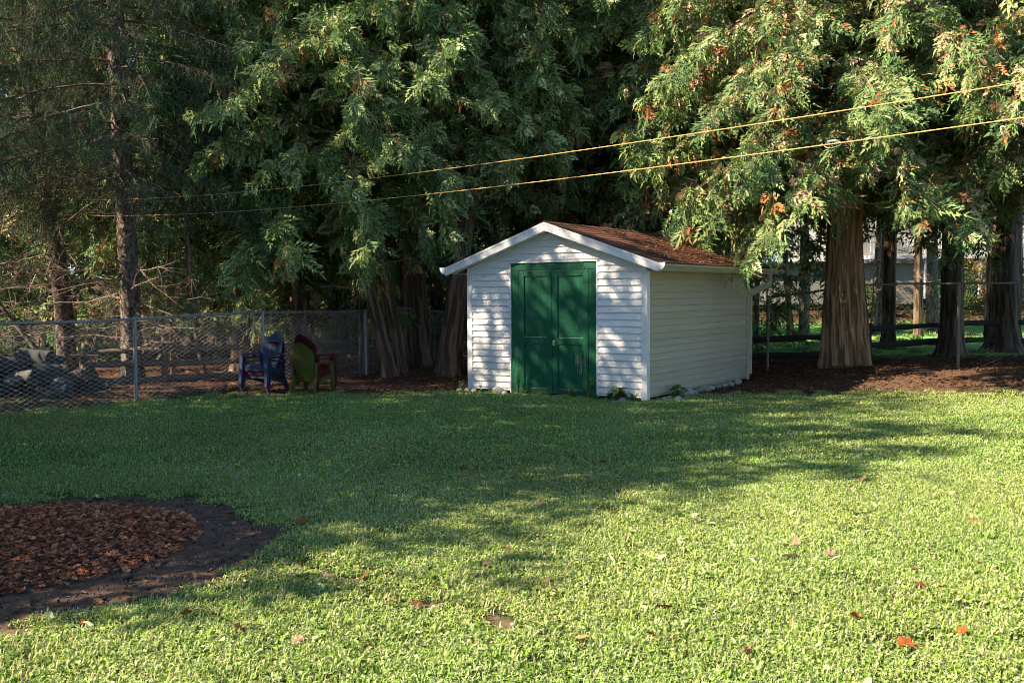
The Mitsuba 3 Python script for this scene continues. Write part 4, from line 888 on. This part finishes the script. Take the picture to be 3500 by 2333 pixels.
for n, (x, y, s_, w) in enumerate(((-3.42, 5.95, .045, 1), (-3.33, 5.93, .03, 0), (-4.0, 7.05, .05, 1), (-2.55, 5.95, .04, 0), (-2.2, 5.6, .035, 0))):
    k = thing('pebble', ('pale' if w else 'dark') + ' pebble lying on the leaf pile and the dirt round it', 'stone', ('pale' if w else 'dark') + ' pebbles in the dirt patch')
    m = moved(lumpy(trimesh.creation.icosphere(2, 1), .3, 1.5, n), mat4((x, y, float(gh(x, y)) + (.09 if w else .03))) @ np.diag([s_, s_ * .8, s_ * .6, 1])); scene[k] = mikit.ply(m, 'stone_bsdf', smooth=True, color=np.tile((.5, .5, .5) if w else (.02, .02, .025), (len(m.vertices), 1)))

# ------------------------------------------------------------------ grass
GRASS = [(.22, .325, .075), (.295, .38, .135), (.145, .265, .042), (.39, .43, .24)]
DRY = [(.42, .36, .19), (.33, .28, .14)]
def turf(seed, R, n, blades, big, sc=1.0, dry=.03, long=1.0):
    rr = np.random.default_rng(seed); mb = MB()
    for q in range(n):
        a, d = rr.uniform(0, 6.28), R * math.sqrt(rr.random()) * rr.uniform(.85, 1.1); o = np.array([d * math.cos(a), d * math.sin(a), 0])
        c = np.array(DRY[rr.integers(2)] if rr.random() < dry else GRASS[rr.integers(4)]) * rr.uniform(.7, 1.3); az = rr.uniform(0, 6.28)
        if rr.random() < blades:
            l, w = rr.uniform(.02, .06) * sc * long, rr.uniform(.0022, .0045) * sc; ln = rr.uniform(.2, 1.1); dx_, px = np.array([math.cos(az), math.sin(az), 0]), np.array([-math.sin(az), math.cos(az), 0])
            m_ = o + dx_ * l * .3 * ln + [0, 0, l * .62]; t = o + dx_ * l * .85 * ln + [0, 0, l * (1 - .35 * ln)]
            mb.add([o - px * w, o + px * w, m_ + px * w * .8, m_ - px * w * .8, t], [[0, 1, 2], [0, 2, 3], [3, 2, 4]], np.array([c * .6, c * .6, c, c, c * 1.25]))
        else:
            s = rr.uniform(.005, .0112) * sc * (1.8 if rr.random() < big else 1); h_ = rr.uniform(.003, .026) * sc
            v = np.array([[-s, 0, 0], [-s * .3, s * .75, .25 * s], [s * .7, s * .6, .2 * s], [s, 0, -.05 * s], [s * .7, -s * .6, .2 * s], [-s * .3, -s * .75, .25 * s]])
            M = mat4(o + [0, 0, h_], az, rr.normal() * .45, rr.normal() * .45)
            few = sc > 1.1 or s < .0085
            if few: v = v[[0, 1, 3, 5]] * [1.15, 1.25, 1]
            mb.add(v @ M[:3, :3].T + M[:3, 3], [[0, 2, 1], [0, 3, 2]] if few else [[0, 3, 1], [1, 3, 2], [0, 5, 3], [5, 4, 3]], c * np.array([.95, 1.05, .95])[None] * (1 + .12 * rr.normal()))
    return mb
def rosette(seed, n, l):
    rr = np.random.default_rng(seed); mb = MB()
    for q in range(n):
        v, f, c = leaf_shape(l * rr.uniform(.6, 1.15), l * rr.uniform(.22, .34), rr.uniform(.2, .7), rr.uniform(.2, .9), np.array(GRASS[rr.integers(4)]) * 1.05, rr)
        M = mat4((0, 0, .004), q * 2.4 + rr.uniform(-.3, .3)); mb.add(v @ M[:3, :3].T + M[:3, 3], f, c)
    return mb
TURF = {'clover': [turf(820 + q, .19, 860, .46, .03) for q in range(4)], 'blade': [turf(830 + q, .19, 780, .84, .04, 1.0, .07, 1.1) for q in range(4)],
        'far': [turf(840 + q, .36, 1020, .48, .03, 1.2) for q in range(4)], 'small': [turf(850 + q, .075, 90, .5, .08, 1.0, .10) for q in range(4)],
        'rosette': [rosette(860 + q, 9, .10) for q in range(4)]}
tag('grass', 'short lawn of grass blades, clover and low broad leaved weeds', 'grass', kind='stuff')
rr = np.random.default_rng(870)
def pit(x, y): return math.hypot(x + 3.15, y - 6.3) + .20 * (float(meshkit.fbm(np.array([[x * 1.3, y * 1.3, 5.]]), 3)[0]) - .5)
def strip(x, y):
    t = (x + .83) * .762 + (y - 5.5) * -.648; e = abs((x + .83) * .648 + (y - 5.5) * .762)
    return e if -.7 < t < 1.3 else 9
TURF = {k: [(np.vstack(m.v), np.vstack(m.f), m.col()) for m in v] for k, v in TURF.items()}
lawn = MB()
def turfs(kind, x, y, s=1.0):
    v, f, c = TURF[kind][rr.integers(4)]; M = mat4((x, y, float(gh(x, y))), rr.uniform(0, 6.28), 0, 0, s)
    g = .78 + .5 * float(meshkit.fbm(np.array([[x * 1.1, y * 1.1, 8.]]), 3)[0]); g2 = float(meshkit.fbm(np.array([[x * .5, y * .5, 3.]]), 2)[0]) - .5
    lawn.add(v @ M[:3, :3].T + M[:3, 3], f, c * g * np.array([1 + .35 * g2, 1, 1 + .2 * g2]))
def clear(x, y):
    """room that turf may take here, in metres"""
    lu, lv_ = (np.array([x, y]) - SH_Q[:2]) @ RD[:2], (np.array([x, y]) - SH_Q[:2]) @ VD[:2]
    sh = max(W0 - lu, lu, -lv_, lv_ - DEP)
    return min(pit(x, y) - 1.68 + .22 * (float(meshkit.noise(np.array([[x * 7., y * 7., 1.]]))[0]) - .5), strip(x, y) - .05, (float(lawn_edge(x)) - y + .35), sh + .0)
st = .235
for y in np.arange(3.95, 9.2, st):
    for x in np.arange(-y * .56 - .3, y * .56 + .3, st):
        x2, y2 = x + rr.uniform(-.09, .09), y + rr.uniform(-.09, .09); c = clear(x2, y2)
        nz = float(meshkit.fbm(np.array([[x2 * .55, y2 * .55, 2.]]), 3)[0]) - .06 * (x2 + 1) / 3 + .10 * (y2 < 5.4) + .12 * (y2 > 7.4 and x2 < -1)
        if c > .17: turfs('blade' if nz > .52 else 'clover', x2, y2, rr.uniform(.95, 1.1))
        if .17 > c > -.25:
            for q in range(7):
                x3, y3 = x2 + rr.uniform(-.15, .15), y2 + rr.uniform(-.15, .15); c3 = clear(x3, y3)
                if c3 > .0 or (c3 > -.12 and rr.random() < .45): turfs('small', x3, y3, rr.uniform(.8, 1.1))
        if c > .02 and rr.random() < .20: turfs('rosette', x2, y2, rr.uniform(.6, 1.25))
        elif -.10 < c < .02 and rr.random() < .25: turfs('rosette', x2, y2, rr.uniform(.5, 1.1))
st = .42
for y in np.arange(9.3, 17.6, st):
    for x in np.arange(-y * .56 - .4, y * .56 + .4, st):
        x2, y2 = x + rr.uniform(-.15, .15), y + rr.uniform(-.15, .15); c = clear(x2, y2)
        if c > .30: turfs('far', x2, y2, rr.uniform(.9, 1.15))
        elif c > -.4:
            for q in range(9):
                x3, y3 = x2 + rr.uniform(-.3, .3), y2 + rr.uniform(-.3, .3); c3 = clear(x3, y3)
                if c3 > .05 or (c3 > -.3 and rr.random() < .25): turfs('small', x3, y3, rr.uniform(.9, 1.4))
for y in np.arange(26.5, 41, 1.5):
    for x in np.arange(5.0, y * .56 + .5, 1.5): turfs('small', x + rr.uniform(-.3, .3), y + rr.uniform(-.3, .3), 3.5)
scene['grass'] = mikit.ply(lawn.mesh(), 'grass_bsdf', color=lawn.col())
